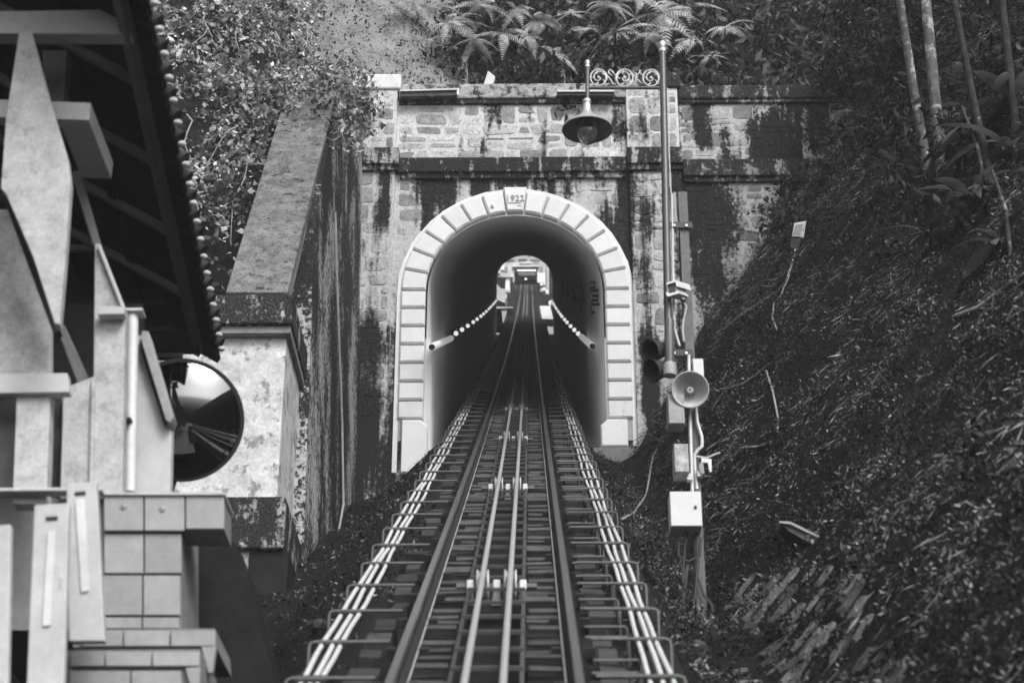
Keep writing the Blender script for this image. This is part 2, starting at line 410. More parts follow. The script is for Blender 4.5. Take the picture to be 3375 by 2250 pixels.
# pilasters
for x0, x1, mt, ms, lo, cap in ((-3.03, -2.17, 'mortar', 'mortar', 'mortar_low', 'whitecap'), (2.04, 2.99, 'mortar', 'mortar', 'mortar_low', 'mould')):
    MB().box(x0, x1, YP-.12, YP+.4, 18.3, 19.62).build('pilaster', mt, portal, bevel=.02)
    MB().box(x0+.02, x1-.0, YP-.1, YP+.4, 11.3, 17.86).build('pilaster_shaft', lo, portal, bevel=.02)
    MB().box(x0-.05, x1+.06, YP-.17, YP+.5, 19.62, 19.94).build('pilaster_cap', cap, portal, bevel=.03)
# rubble stones: each one its own piece
def rubble(parent, x0, x1, z0, z1, Y, mat, hmin=.2, hmax=.34, wmin=.2, wmax=.52, keep=None, proud=.007, seed=1, gap=.022):
    rd = random.Random(seed); out = 0; wav = .07 if z1-z0 > .8 else .02
    rows = [z0]
    while rows[-1] < z1-.01:
        h = rd.uniform(hmin, hmax); rows.append(z1 if z1-rows[-1]-h < .14 else rows[-1]+h)
    def rowz(k, x):
        if k == 0 or k == len(rows)-1: return rows[k]
        return rows[k] + wav*1.3*noise.noise((x*1.7, k*3.1, seed)) + wav*.5*noise.noise((x*5, k*2.1, seed))
    for k in range(len(rows)-1):
        xj = [(x0, x0)]; x = x0
        while x < x1-.01:
            wd = rd.uniform(wmin, wmax)*(.7 if rd.random() < .25 else 1)
            x = x1 if x1-x-wd < .16 else x+wd
            xj.append((x, x) if x == x1 else (x+rd.uniform(-.05, .05), x+rd.uniform(-.05, .05)))
        for (a0, a1), (b0, b1) in zip(xj, xj[1:]):
            quads = [[(a0, rowz(k, a0)), (b0, rowz(k, b0)), (b1, rowz(k+1, b1)), (a1, rowz(k+1, a1))]]
            if rows[k+1]-rows[k] > .26 and rd.random() < .3:
                f = rd.uniform(.35, .65); q = quads[0]; l = (q[0][0]+(q[3][0]-q[0][0])*f, q[0][1]+(q[3][1]-q[0][1])*f); r = (q[1][0]+(q[2][0]-q[1][0])*f, q[1][1]+(q[2][1]-q[1][1])*f)
                quads = [[q[0], q[1], r, l], [l, r, q[2], q[3]]]
            for q in quads:
                cx = sum(p[0] for p in q)/4; cz = sum(p[1] for p in q)/4
                hw = (max(p[0] for p in q)-min(p[0] for p in q))/2; hh = (max(p[1] for p in q)-min(p[1] for p in q))/2
                if hw < .05 or hh < .04 or (keep and not keep(cx, cz, hw, hh)): continue
                g = gap*rd.uniform(.5, 1.9)
                qi = [(cx+(p[0]-cx)*(1-g/hw), cz+(p[1]-cz)*(1-g/hh)) for p in q]
                pts = []
                for i in range(4):
                    p, pr_, nx = qi[i], qi[i-1], qi[(i+1) % 4]; e = rd.uniform(.12, .38); e2 = rd.uniform(.12, .38)
                    A = (p[0]+(pr_[0]-p[0])*e, p[1]+(pr_[1]-p[1])*e); B = (p[0]+(nx[0]-p[0])*e2, p[1]+(nx[1]-p[1])*e2); w_ = rd.uniform(.3, .75)
                    pts += [A, ((A[0]+B[0])/2*(1-w_)+p[0]*w_, (A[1]+B[1])/2*(1-w_)+p[1]*w_), B]
                pts = [(cx+(p[0]-cx)*rd.uniform(.95, 1.03), cz+(p[1]-cz)*rd.uniform(.94, 1.03)) for p in pts]
                pr = proud*rd.uniform(.4, 1.5); n = len(pts)
                o_ = [(p[0], Y+.01, p[1]) for p in pts]
                i_ = [(cx+(p[0]-cx)*.93, Y-pr*rd.uniform(.6, 1.2), cz+(p[1]-cz)*.93) for p in pts]
                MB().add(o_+i_+[(cx+rd.uniform(-.3, .3)*hw, Y-pr*1.4, cz+rd.uniform(-.3, .3)*hh)], [(i, (i+1) % n, n+(i+1) % n, n+i) for i in range(n)] + [(n+i, n+(i+1) % n, 2*n) for i in range(n)]).build('stone', mat, parent); out += 1
    return out
ns = 0
ns += rubble(portal, -2.15, 2.02, Z_CT+.01, Z_PB-.1, YP, 'stone', seed=3, hmin=.2, hmax=.36, wmin=.24, wmax=.62, gap=.026)
ns += rubble(portal, -3.0, -2.19, 18.32, 19.6, YP-.12, 'stone', seed=4, hmin=.28, hmax=.42, wmin=.3, wmax=.5, proud=.007)
ns += rubble(portal, 2.06, 2.97, 18.3, 19.6, YP-.12, 'stone', seed=5, hmin=.28, hmax=.42, wmin=.25, wmax=.5, proud=.008)
ns += rubble(portal, 3.02, 6.6, Z_CT-.05, Z_PB-.12, YP, 'stone_mid', seed=6, wmin=.24, wmax=.6)
def clear(cx, cz, hw, hh):
    if cz < ZS: return abs(cx)-hw > RO+.1
    for sx in (-1, 1):
        for sz in (-1, 1):
            x, z = cx+sx*hw, cz+sz*hh
            if z > ZS and math.hypot(x, z-ZS) < RO+.1: return False
            if z <= ZS and abs(x) < RO+.1: return False
    return not (abs(cx) < .45 and cz-hh < 17.62)
ns += rubble(portal, -2.12, 2.0, 14.6, Z_CB-.01, YP, 'stone_low', seed=8, keep=clear, hmin=.22, hmax=.36)
ns += rubble(portal, -2.98, -2.2, 13.0, 17.84, YP-.1, 'stone_low', seed=9, hmin=.3, hmax=.42, wmin=.3, wmax=.5, proud=.012)
ns += rubble(portal, 2.08, 2.96, 14., 17.82, YP-.1, 'stone_low', seed=10, hmin=.3, hmax=.42, wmin=.3, wmax=.5, proud=.012)
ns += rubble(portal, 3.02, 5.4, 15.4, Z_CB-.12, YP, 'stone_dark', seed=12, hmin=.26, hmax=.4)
print('stones', ns)
# white arch blocks
YB = YP-.10
def block(pts, bulge=.03, name='arch_block', mat='white', yb=YP+.02, yf=YB):
    """pts: outline in x,z; chamfered face"""
    n = len(pts); cx = sum(p[0] for p in pts)/n; cz = sum(p[1] for p in pts)/n
    def ins(p, d):
        dx, dz = p[0]-cx, p[1]-cz; L = math.hypot(dx, dz); return (p[0]-dx/L*d, p[1]-dz/L*d)
    o_ = [(p[0], yb, p[1]) for p in pts]; a_ = [(p[0], yf+.03, p[1]) for p in pts]
    b_ = [(ins(p, .035)[0], yf, ins(p, .035)[1]) for p in pts]
    m = MB().add(o_+a_+b_, [(i, (i+1) % n, n+(i+1) % n, n+i) for i in range(n)] + [(n+i, n+(i+1) % n, 2*n+(i+1) % n, 2*n+i) for i in range(n)] + [tuple(range(2*n, 3*n))])
    return m.build(name, mat, portal)
JG = .022
KA = math.radians(5.6)                                  # half angle of the keystone
for sgn in (-1, 1):
    a0, a1 = KA, PI/2
    NB = 7
    for i in range(NB):
        t0 = a0+(a1-a0)*i/NB + .011; t1 = a0+(a1-a0)*(i+1)/NB - .011
        pts = []
        for t in (t0, (t0+t1)/2, t1): pts.append((sgn*RO*math.sin(t), ZS+RO*math.cos(t)))
        for t in (t1, (t0+t1)/2, t0): pts.append((sgn*RI*math.sin(t), ZS+RI*math.cos(t)))
        if sgn < 0: pts = pts[::-1]
        block(pts[::-1])
    zt = ZS
    for i in range(7):
        z1 = zt-.354*i-JG; z0 = zt-.354*(i+1)+JG; x0, x1 = sorted((sgn*RI, sgn*RO))
        block([(x0, z0), (x1, z0), (x1, z1), (x0, z1)])
    zb = zt-.354*7
    x0, x1 = (1.44, 1.90) if sgn > 0 else (-1.92, -1.48)
    z0 = 12.45 if sgn > 0 else 11.98
    ch = .12*sgn
    pts = [(x0, z0), (x1, z0), (x1, zb-JG), (x0, zb-JG)]
    if sgn > 0: pts = [(x0-.0, z0), (x1, z0), (x1, zb-JG), (x0+.12, zb-JG), (x0, zb-.14)]
    else: pts = [(x0, z0), (x1, z0), (x1, zb-.14), (x1-.12, zb-JG), (x0, zb-JG)]
    block(pts, name='base_block', yf=YB-.03)
    # rough white band outside the blocks
    xo = sorted((sgn*(RO-.01), sgn*(RO+.07))); MB().box(xo[0], xo[1], YP-.04, YP+.05, z0+.05, ZS).build('white_band', 'white', portal)
    for t0, t1 in [(KA+(PI/2-KA)*i/10, KA+(PI/2-KA)*(i+1)/10) for i in range(10)]:
        q = [(sgn*R*math.sin(t), ZS+R*math.cos(t)) for R, t in ((RO-.01, t0), (RO+.06+.02*random.random(), t0), (RO+.06+.02*random.random(), t1), (RO-.01, t1))]
        if sgn > 0: q = q[::-1]
        MB().prism([(x, YP-.04, z) for x, z in q], (0, .08, 0)).build('white_band', 'white', portal)
kz = RO+.065
key = block([(-RI*math.sin(KA)+.012, ZS+RI*math.cos(KA)), (RI*math.sin(KA)-.012, ZS+RI*math.cos(KA)), (kz*math.sin(KA)*1.05, ZS+kz), (-kz*math.sin(KA)*1.05, ZS+kz)], name='keystone', yf=YB-.03)
# dark joints behind the blocks
m = MB()
a = arch_pts(RI+.012, 32); b = arch_pts(RO-.012, 32)
for (p0, p1, q0, q1) in zip(a, a[1:], b, b[1:]):
    m.add([(p0[0], YP-.035, p0[1]), (p1[0], YP-.035, p1[1]), (q1[0], YP-.035, q1[1]), (q0[0], YP-.035, q0[1])], [(0, 1, 2, 3)])
for s_ in (-1, 1):
    x0, x1 = sorted((s_*(RI+.012), s_*(RO-.012))); m.add([(x0, YP-.035, 12.6), (x1, YP-.035, 12.6), (x1, YP-.035, ZS), (x0, YP-.035, ZS)], [(0, 1, 2, 3)])
m.build('joint', 'joint', portal)
# raised year on the keystone
def text(body, size, loc, rot, mat, parent, name, ext=.01):
    cu = bpy.data.curves.new(name, 'FONT'); cu.body = body; cu.size = size; cu.extrude = ext; cu.align_x = 'CENTER'; cu.align_y = 'CENTER'
    o = bpy.data.objects.new(name, cu); COL.objects.link(o); o.location = loc; o.rotation_euler = rot
    dg = bpy.context.evaluated_depsgraph_get(); me = bpy.data.meshes.new_from_object(o.evaluated_get(dg))
    mw = Matrix.Translation(loc) @ Matrix.Rotation(rot[0], 4, 'X'); me.transform(mw)
    bpy.data.objects.remove(o); me.materials.clear()
    return link(name, me, mat, parent)
text('1922', .17, (-.0, YB-.035, ZS+1.81), (PI/2, 0, 0), 'joint', key, 'year_numerals', .012)
MB().box(-.13, .11, YB-.042, YB-.02, ZS+1.715, ZS+1.728).build('year_underline', 'joint', key)
MB().box(.04, .11, YB-.04, YB-.02, ZS+1.655, ZS+1.668).build('chip_mark', 'joint', key)
text('&', .1, (-.41, YB-.008, ZS+1.66), (PI/2, 0, 0), 'joint', portal, 'painted_mark', .008)

# tunnel lining
def section(Y, R, zf=-.95):
    z0 = zr(Y); zs = z0 + 2.44
    pts = [(-R-.03, z0+zf)] + [(R*math.cos(a), zs + R*math.sin(a)) for a in [PI - PI*i/28 for i in range(29)]] + [(R+.03, z0+zf)]
    return [(x, Y, z) for x, z in pts]
Y1 = 92.6
ysec = list(np.arange(YP-.02, 46, .55)) + list(np.linspace(46, Y1, 36))
V = []
for i, Y in enumerate(ysec):
    R = RI-.035 - .010*(i % 2)
    V += section(Y, R)
ncs = 31
F = [(i*ncs+j, i*ncs+(j+1) % ncs, (i+1)*ncs+(j+1) % ncs, (i+1)*ncs+j) for i in range(len(ysec)-1) for j in range(ncs)]
tl = link('tunnel_lining', np_mesh('tunnel_lining', V, F, 'lining', True))
props(tl, 'pale rendered barrel vault lining inside the tunnel', 'tunnel')
# far portal face so that daylight only enters through the bore
pf = MB()
zs2 = zr(Y1)+2.44; a2 = [(RI-.04)*np.array((math.cos(t), math.sin(t))) for t in [PI-PI*i/28 for i in range(29)]]
zt = zr(Y1)+6.5; zb2 = zr(Y1)-1.2
pf.add([(-14, Y1, zb2), (-RI, Y1, zb2), (-RI, Y1, zt), (-14, Y1, zt)], [(0, 1, 2, 3)]).add([(RI, Y1, zb2), (14, Y1, zb2), (14, Y1, zt), (RI, Y1, zt)], [(0, 1, 2, 3)])
for p, q in zip(a2, a2[1:]): pf.add([(p[0], Y1, zs2+p[1]), (q[0], Y1, zs2+q[1]), (q[0], Y1, zt), (p[0], Y1, zt)], [(0, 1, 2, 3)])
props(pf.build('upper_portal_wall', 'conc'), 'concrete wall around the upper mouth of the tunnel', 'wall')

# dark painted marks on the right tunnel wall
XW = RI-.05
strokes = [[(710, 362), (775, 356), (776, 440), (712, 442), (716, 488), (826, 480)],
           [(738, 560), (822, 556), (820, 622), (724, 626), (734, 684), (842, 686)], [(722, 690), (726, 825)], [(726, 806), (770, 803)]]
mk = None
for q in range(5):
    m = MB()
    for st in strokes:
        pts = []
        for (x, y) in st:
            p = atX(1790+x*.2232, 850+y*.2232, XW); pts.append(p)
        for p0, p1 in zip(pts, pts[1:]):
            w_ = .05; d = p1-p0; L = np.linalg.norm(d); d /= L; nn = np.array([0, -d[2], d[1]])*w_
            if abs(d[1]) > abs(d[2]): nn = np.array([0, 0, .055])
            else: nn = np.array([0, .22, 0])
            dy = q*7.6; dz = zr(p0[1]+dy)-zr(p0[1])
            sh = np.array([-.012, dy, dz]); e = d*.03
            m.prism([p0-e+nn*.5+sh, p0-e-nn*.5+sh, p1+e-nn*.5+sh, p1+e+nn*.5+sh], (-.006, 0, 0))
    o = m.build('painted_mark', 'black')
    props(o, ['angular black painted marks nearest the mouth on the right tunnel wall', 'second set of black painted marks on the right tunnel wall',
              'third set of black painted marks on the right tunnel wall', 'fourth set of black painted marks on the right tunnel wall', 'deepest set of black painted marks on the right tunnel wall'][q], 'wall marking', 'black marks along the tunnel wall')
# ribbed tubes and lamps strung along the tunnel walls
for side, near, fa, a_, b_ in ((-1, (1424, 1143), (1488, 1114), 'left', 'left'), (1, (1952, 1140), (1915, 1108), 'right', 'right')):
    X = side*(RI-.16)
    p0 = atX(*near, X); p1 = atX(*fa, X)
    rz0 = p0[2]-zr(p0[1])
    t = thing('corrugated_tube', p0, f'white ribbed tube at the mouth on the {a_} tunnel wall', 'lamp tube', None)
    pts = [p0 + (p1-p0)*u for u in np.linspace(0, 1, 25)]
    MB().tube(pts, [.055+.012*(i % 2) for i in range(25)], 10).build('tube', 'daylit_tube', t, smooth=True)
    MB().tube([p0-(p1-p0)*.02, p0], .05, 10).build('end_cap', 'black', t)
    Yq = p1[1]+2.2; nq = 0
    while Yq < 90:
        c = np.array([X, Yq, zr(Yq)+rz0])
        lt = thing('tunnel_lamp', c, f'small round white lamp in the row along the {a_} tunnel wall', 'lamp', f'lamps in a row on the {a_} tunnel wall')
        MB().lathe([(.0, -.04), (.035, -.04), (.055, -.01), (.055, .02), (.035, .045), (0, .045)], c, 10, (0, -1, 0)).build('diffuser', 'lamp', lt, smooth=True)
        MB().box(min(X+side*.05, X+side*.15), max(X+side*.05, X+side*.15), c[1]-.05, c[1]+.05, c[2]-.05, c[2]+.05).build('base', 'darksteel', lt)
        Yq += 3.4 + 1.2*((nq*37) % 5)/5; nq += 1

# light troughs, slab and odds on the parapet
tr = thing('light_trough', atY(1420, 305, YP-.2), 'long dark light trough on the parapet beside the white capped pilaster', 'light fitting')
MB().px([(1318, 302), (1505, 297), (1505, 314), (1318, 318)], YP-.24, .12).build('housing', 'darksteel', tr)
MB().px([(1318, 296), (1508, 291), (1508, 296), (1318, 301)], YP-.28, .17).build('lid', 'steel', tr)
MB().px([(1506, 291), (1513, 291), (1512, 312), (1506, 312)], YP-.26, .14).build('end_plate', 'silver', tr)
MB().box(-1.6, -1.55, YP-.15, YP+.1, 19.6, 19.7).build('bracket', 'darksteel', tr)
tr = thing('light_trough', atY(1940, 310, YP-.2), 'long dark light trough on the parapet behind the hanging bell lamp', 'light fitting')
MB().px([(1837, 303), (2022, 303), (2022, 314), (1837, 314)], YP-.24, .12).build('housing', 'darksteel', tr)
MB().px([(1835, 297), (2026, 297), (2026, 302), (1835, 302)], YP-.28, .17).build('lid', 'steel', tr)
MB().box(1.0, 1.05, YP-.15, YP+.1, 19.5, 19.62).build('bracket', 'darksteel', tr)
p = atY(1608, 288, YP+.3)
sb = MB().px([(1590, 290), (1608, 232), (1633, 252), (1620, 290)], YP+.25, .12); sb.build('tilted_slab', 'boxpaint', bevel=.015)
props(bpy.data.objects['tilted_slab'], 'pale slab leaning on top of the parapet among weeds', 'slab')
mm = MB().px([(1353, 281), (1378, 281), (1378, 289), (1353, 289)], YP, .1); o = mm.build('junction_box', 'conduit'); props(o, 'tiny white box on the parapet coping above the light trough', 'box')
o = MB().tube([atY(1385, 290, YP-.12), atY(1400, 310, YP-.3), atY(1425, 320, YP-.3), atY(1455, 305, YP-.3)], .008, 5).build('loose_wire', 'wire'); props(o, 'thin loose wire hanging over the left light trough', 'wire')
o = MB().box(1.3, 1.95, YP-.16, YP+.3, 12.05, 12.42).build('footing_block', 'conc', bevel=.03); props(o, 'dark footing block under the right base of the arch', 'footing')

# ------------------------------------------------------------------ wing wall, pier and coping on the left
wing = thing('wing_wall', (-3.1, 21, 7), 'mould streaked wing wall with steep sloping coping beside the tunnel', 'wall')
def yz_prism(pts, x0, x1, xb=None):
    """pts (Y,Z); right face battered: x1 at z=17, xb at z=7"""
    n = len(pts); xr = lambda z: x1 if xb is None else x1 + (xb-x1)*(17-z)/10
    return MB().add([(x0, y, z) for y, z in pts] + [(xr(z), y, z) for y, z in pts],
                    [(i, (i+1) % n, n+(i+1) % n, n+i) for i in range(n)] + [tuple(range(n))[::-1], tuple(range(n, 2*n))])
yz_prism([(22.2, 5.2), (29.28, 10.5), (29.28, 19.5), (26.3, 17.3), (24.0, 15.5), (22.2, 12.8)], -3.55, -2.74, -2.56).build('wall_face', 'wing', wing)
MB().box(-5.2, -2.74, 20.75, 22.35, 5.0, 10.36).build('pier', 'pier', wing, bevel=.02)
0 and rubble(wing, -4.6, -2.8, 8.3, 10.2, 20.75, 'pierstone', seed=31, hmin=.28, hmax=.42, wmin=.3, wmax=.6, proud=.012)
MB().box(-5.3, -2.66, 20.55, 22.25, 10.42, 10.82).build('cap_band', 'mould', wing, bevel=.02)
MB().box(-5.25, -2.68, 20.62, 22.2, 10.32, 10.42).build('cap_moulding', 'conc', wing, bevel=.01)
# sloping coping
def slab_yz(p0, p1, x0, x1, t):
    d = np.array(p1)-np.array(p0); d /= np.linalg.norm(d); nn = np.array([-d[1], d[0]])*t
    q = [p0, p1, (p1[0]+nn[0], p1[1]+nn[1]), (p0[0]+nn[0], p0[1]+nn[1])]
    return yz_prism(q, x0, x1)
slab_yz((20.64, 10.78), (24.5, 16.27), -3.50, -2.73, .12).build('sloping_coping', 'slopecap', wing, bevel=.02)
slab_yz((20.78, 10.6), (24.3, 15.75), -3.4, -2.76, .1).build('coping_bed', 'conc', wing)
MB().box(-4.9, -2.60, 20.50, 22.4, 7.5, 8.14).build('plinth_band', 'mould', wing, bevel=.03)
MB().box(-4.2, -2.95, 20.62, 22.4, 5.0, 7.5).build('plinth', 'pier', wing)
MB().box(-3.0, -2.55, 20.58, 22.4, 6.55, 7.48).build('plinth_return', 'darkconc', wing)
o = MB().tube([atX(1105, 700, -2.66), atX(1113, 1000, -2.62), atX(1128, 1400, -2.56), atX(1132, 1660, -2.52), atX(1118, 1740, -2.48), atX(1100, 1830, -2.4)], .018, 6).build('drain_pipe', 'steel')
props(o, 'thin pale pipe running down the streaked wing wall', 'pipe')

# convex mirror on a bracket
mc = atY(600, 1384, 13.0); mr = 195*np.linalg.norm(atY(1000, 1384, 13.)-atY(0, 1384, 13.))/1000
mirror = thing('convex_mirror', mc, 'large round convex safety mirror in front of the stone pier', 'mirror')
ax = np.array([.10, -.88, -.44]); ax /= np.linalg.norm(ax)
Rs = mr*1.6; prof = [(Rs*math.sin(t), Rs*math.cos(t)-Rs*math.cos(math.asin(mr/Rs))) for t in np.linspace(0.001, math.asin(mr/Rs), 14)]
MB().lathe(prof, mc, 48, ax).build('mirror_face', 'mirror', mirror, smooth=True)
MB().lathe([(mr*.98, .012), (mr*1.035, .012), (mr*1.045, -.01), (mr*1.03, -.05), (0.02, -.08)], mc, 48, ax).build('rim', 'darksteel', mirror, smooth=True)
MB().tube([mc-ax*.07, mc+np.array([-.0, .25, -.05]), mc+np.array([-.3, .3, -1.2])], .035, 8).build('bracket', 'darksteel', mirror)

# ------------------------------------------------------------------ track
YS = [float(y) for y in np.arange(-14, 30, 1.2)] + [float(y) for y in np.arange(30, 165, 3.)]
def along(x, dz, ys=YS): return [(x, y, zr(y)+dz) for y in ys]
def profile_sweep(name, prof, xc, mat, parent, ys=YS):
    n = len(prof); V = [(xc+px_, y, zr(y)+pz_) for y in ys for px_, pz_ in prof]
    F = [(i*n+j, i*n+(j+1) % n, (i+1)*n+(j+1) % n, (i+1)*n+j) for i in range(len(ys)-1) for j in range(n)]
    m = MB().add(V, F + [tuple(range(n)), tuple((len(ys)-1)*n+j for j in range(n))[::-1]]); return m.build(name, mat, parent)
for sx, side in ((-1, 'left'), (1, 'right')):
    rl = thing('rail', (sx*.5, 9, zr(9)-.16), f'worn steel running rail on the {side} side of the track', 'rail')
    profile_sweep('rail_head', [(-.025, -.04), (.025, -.04), (.027, -.012), (.021, 0), (-.021, 0), (-.027, -.012)], sx*.5, 'rail', rl)
    profile_sweep('rail_web', [(-.05, -.15), (.05, -.15), (.046, -.135), (.012, -.12), (.012, -.04), (-.012, -.04), (-.012, -.12), (-.046, -.135)], sx*.5, 'railside', rl)
    gs = MB().tube(along(sx*.437, -.125), .006, 5).build('edge_strip', 'steel', rl)
    # clips holding the rail down
    cl = MB().box(-.03, .03, -.04, .04, -.03, .03); cm = cl.mesh('clip'); cm.materials.append(M['railside'])
    for i in range(26):
        Y = 8.2+i*.95
        for dx in (-.1, .1):
            c = link('clip', cm, None, None); c.location = (sx*.5+dx, Y, zr(Y)-.14); c.rotation_euler = (slope(Y), 0, 0); c.parent = rl; c.matrix_parent_inverse = Matrix.Translation(-rl.location)
for sx, side in ((-1, 'left'), (1, 'right')):
    o = MB().tube(along(sx*.1, .035), .021, 8).build('haul_cable', 'cable', smooth=True)
    props(o, f'thick steel haul rope, {side} of the two between the rails', 'haul rope')

bed = sheet('track_bed', [-1.2, -.9, -.4, 0, .4, .9, 1.2], [float(y) for y in np.arange(-14, 29.6, .6)] + [float(y) for y in np.arange(29.7, 165, 2.)], lambda X, Y: zr(Y)-.36 + .03*noise.noise((X*4, Y*2, 0)), 'darkconc')
# stepped boards between the rails and the centre trough
stm = {}
for i in range(5):
    wv = .235
    b = MB().box(-wv/2, wv/2, -.06, .085+.02*(i % 3), -.12, -.02+.006*(i % 2)); nb = len(b.f)
    b.box(-wv/2+.01*(i % 2), wv/2-.02*(i % 3), -.066, -.052, -.034, -.014+.006*(i % 2))
    me = b.mesh('step'); me.materials.append(M['step']); me.materials.append(M['stepedge'])
    for q, f in enumerate(me.polygons): f.material_index = 1 if q >= nb and i != 2 else 0
    stm[i] = me
k_ = 0; Y = 7.4
while Y < 37:
    for xc in (-.327, .327):
        o = link('step', stm[(k_*7+int(xc > 0)*3) % 5], None, None); o.location = (xc + random.uniform(-.012, .012), Y+random.uniform(-.015, .015), zr(Y)-.15+random.uniform(-.015, .015))
        o.scale = (random.uniform(.9, 1.05), 1, 1); o.parent = bed; o.rotation_euler = (0, random.uniform(-.03, .03), random.uniform(-.03, .03))
        k_ += 1
    Y += .235
# concrete plinths outside the rails
pm = MB().box(-.085, .085, -.2, .2, -.16, .0); pmesh = pm.mesh('plinth'); pmesh.materials.append(M['plinth'])
Y = 7.6; k_ = 0
while Y < 36:
    for xc in (-.72, .72):
        if random.random() < .15: continue
        o = link('plinth', pmesh); o.location = (xc+random.uniform(-.03, .03), Y+random.uniform(-.05, .05), zr(Y)-.20+random.uniform(-.035, .02)); o.rotation_euler = (slope(Y)+random.uniform(-.08, .08), random.uniform(-.06, .06), random.uniform(-.08, .08))
        o.scale = (random.uniform(.65, 1.1), random.uniform(.6, 1.05), 1); o.parent = bed
    Y += .46
# centre trough: side angles and rungs
tray = thing('cable_trough', (0, 9, zr(9)-.2), 'ladder like steel cable trough running between the two rails', 'trough')
for sx in (-1, 1):
    profile_sweep('side_angle', [(-.012, -.18), (.012, -.18), (.012, -.06), (-.012, -.06)], sx*.195, 'stepedge', tray)
rm = MB().box(-.2, .2, -.013, .013, -.012, .012); rme = rm.mesh('rung'); rme.materials.append(M['bracket'])
Y = 7.6
while Y < 44:
    o = link('rung', rme); o.location = (0, Y, zr(Y)-.05); o.rotation_euler = (slope(Y), 0, 0); o.parent = tray; o.matrix_parent_inverse = Matrix.Translation(-tray.location); Y += .52
# rope sheaves
def sheave(Y, label):
    z = zr(Y); c = np.array([0, Y, z]); t = thing('rope_sheave', (0, Y, z-.3), label, 'rope roller', 'rope rollers between the rails')
    for x in (-.1, .1):
        MB().lathe([(.03, -.045), (.125, -.045), (.13, -.035), (.085, -.012), (.085, .012), (.13, .035), (.125, .045), (.03, .045)], (x, Y, z-.07), 20, (1, 0, 0)).build('wheel', 'steel', t, smooth=True)
    for x in (-.19, 0., .19):
        MB().box(x-.026, x+.026, Y-.045, Y+.045, z-.10, z-.025).build('bearing', 'conduit', t, bevel=.008)
        MB().prism([(x-.02, Y-.03, z-.11), (x+.02, Y-.03, z-.11), (x+.035, Y-.10, z-.24), (x-.035, Y-.10, z-.24)], (0, .05, 0)).build('foot', 'bracket', t)
    MB().box(-.29, .29, Y-.02, Y+.02, z-.075, z-.045).build('axle', 'bracket', t)
    MB().box(.2, .42, Y-.18, Y-.14, z-.24, z-.205).build('plate', 'stepedge', t)
for Y, lb in ((13.0, 'nearest twin grooved rope roller with white bearings between the rails'), (19.45, 'second twin rope roller up the track, just below the tunnel'), (25.9, 'third twin rope roller up the track at the tunnel mouth'), (32.3, 'fourth twin rope roller, in the gloom inside the tunnel')):
    sheave(Y, lb)
# conduits on brackets at both sides
for sx, side in ((-1, 'left'), (1, 'right')):
    rk = thing('conduit_rack', (sx*1.0, 9, zr(9)-.4), f'rack of three pale conduits on bent rods along the {side} side of the track', 'conduit rack')
    for i in range(3):
        x = sx*(.90+.055*i)
        pts = [(x+.008*math.sin(y*1.1+i*2)+.004*math.sin(y*3.7+i), y, zr(y)-.085+.006*math.sin(y*2.3+i)) for y in np.arange(-10, 70, .45)]
        MB().tube(pts, .0150, 8).build('conduit', 'conduit', rk, smooth=True)
    Y = 7.9; kk = 0
    ck = MB().box(sx*.955-.085, sx*.955+.085, -.05, .05, -.045, .012); ckm = ck.mesh('clamp'); ckm.materials.append(M['darksteel'])
    xo = sx*1.08; xi = sx*.60
    br = MB().tube([(xi, 0, .0), (xo-sx*.03, 0, .0), (xo, 0, -.012), (xo+sx*.006, 0, -.04), (xo+sx*.006, 0, -.24)], .0115, 6); bme = br.mesh('bracket'); bme.materials.append(M['bracket'])
    b2 = MB().tube([(xi, 0, 0), (sx*.86, 0, 0), (sx*.875, 0, -.02), (sx*.875, 0, -.2)], .010, 6); b2m = b2.mesh('short_bracket'); b2m.materials.append(M['bracket'])
    while Y < 46:
        o = link('bracket', bme); o.location = (random.uniform(-.01, .01), Y, zr(Y)-.06); o.parent = rk; o.matrix_parent_inverse = Matrix.Translation(-rk.location)
        o = link('clamp', ckm); o.location = (0, Y+.03, zr(Y+.03)-.078); o.rotation_euler = (slope(Y), 0, 0); o.scale = (1, random.uniform(.6, 1.8), 1); o.parent = rk; o.matrix_parent_inverse = Matrix.Translation(-rk.location)
        if sx > 0 and Y < 30:
            for q in (.33, .66):
                o = link('short_bracket', b2m); o.location = (random.uniform(-.02, .02), Y+1.04*q, zr(Y+1.04*q)-.12); o.parent = rk; o.matrix_parent_inverse = Matrix.Translation(-rk.location)
        Y += 1.04+random.uniform(-.05, .05)
dp = MB().tube([(1.02+.02*math.sin(y), y, zr(y)-.30) for y in YS if y < 30], .055, 10).build('drain_pipe', 'wire', smooth=True)
props(dp, 'dark thick pipe lying beneath the conduits right of the track', 'pipe')

# ------------------------------------------------------------------ utility post with its fittings, on the right
YU = 15.8
def sc(py): return np.linalg.norm(atY(2287, py, YU)-atY(2187, py, YU))/100     # metres per photo pixel
zU = lambda py: atY(2250, py, YU)[2]
base = atY(2283, 2045, YU)
up = thing('utility_post', base, 'dark steel section post carrying boxes and a loudspeaker on the bank', 'post')
xa, xb = atY(2247, 900, YU)[0], atY(2277, 900, YU)[0]; zt_, zb_ = zU(632), base[2]-.4
MB().box(xa, xb, YU+.0, YU+.014, zb_, zt_).build('flange', 'postgrey', up)
MB().box((xa+xb)/2-.006, (xa+xb)/2+.006, YU+.014, YU+.11, zb_, zt_-.01).build('web', 'darksteel', up)
MB().box(xa, xb, YU+.11, YU+.124, zb_, zt_).build('flange', 'darksteel', up)
MB().box(atY(2222, 700, YU)[0], atY(2232, 700, YU)[0], YU+.03, YU+.06, zU(730), zU(628)).build('upright_strap', 'boxgrey', up)
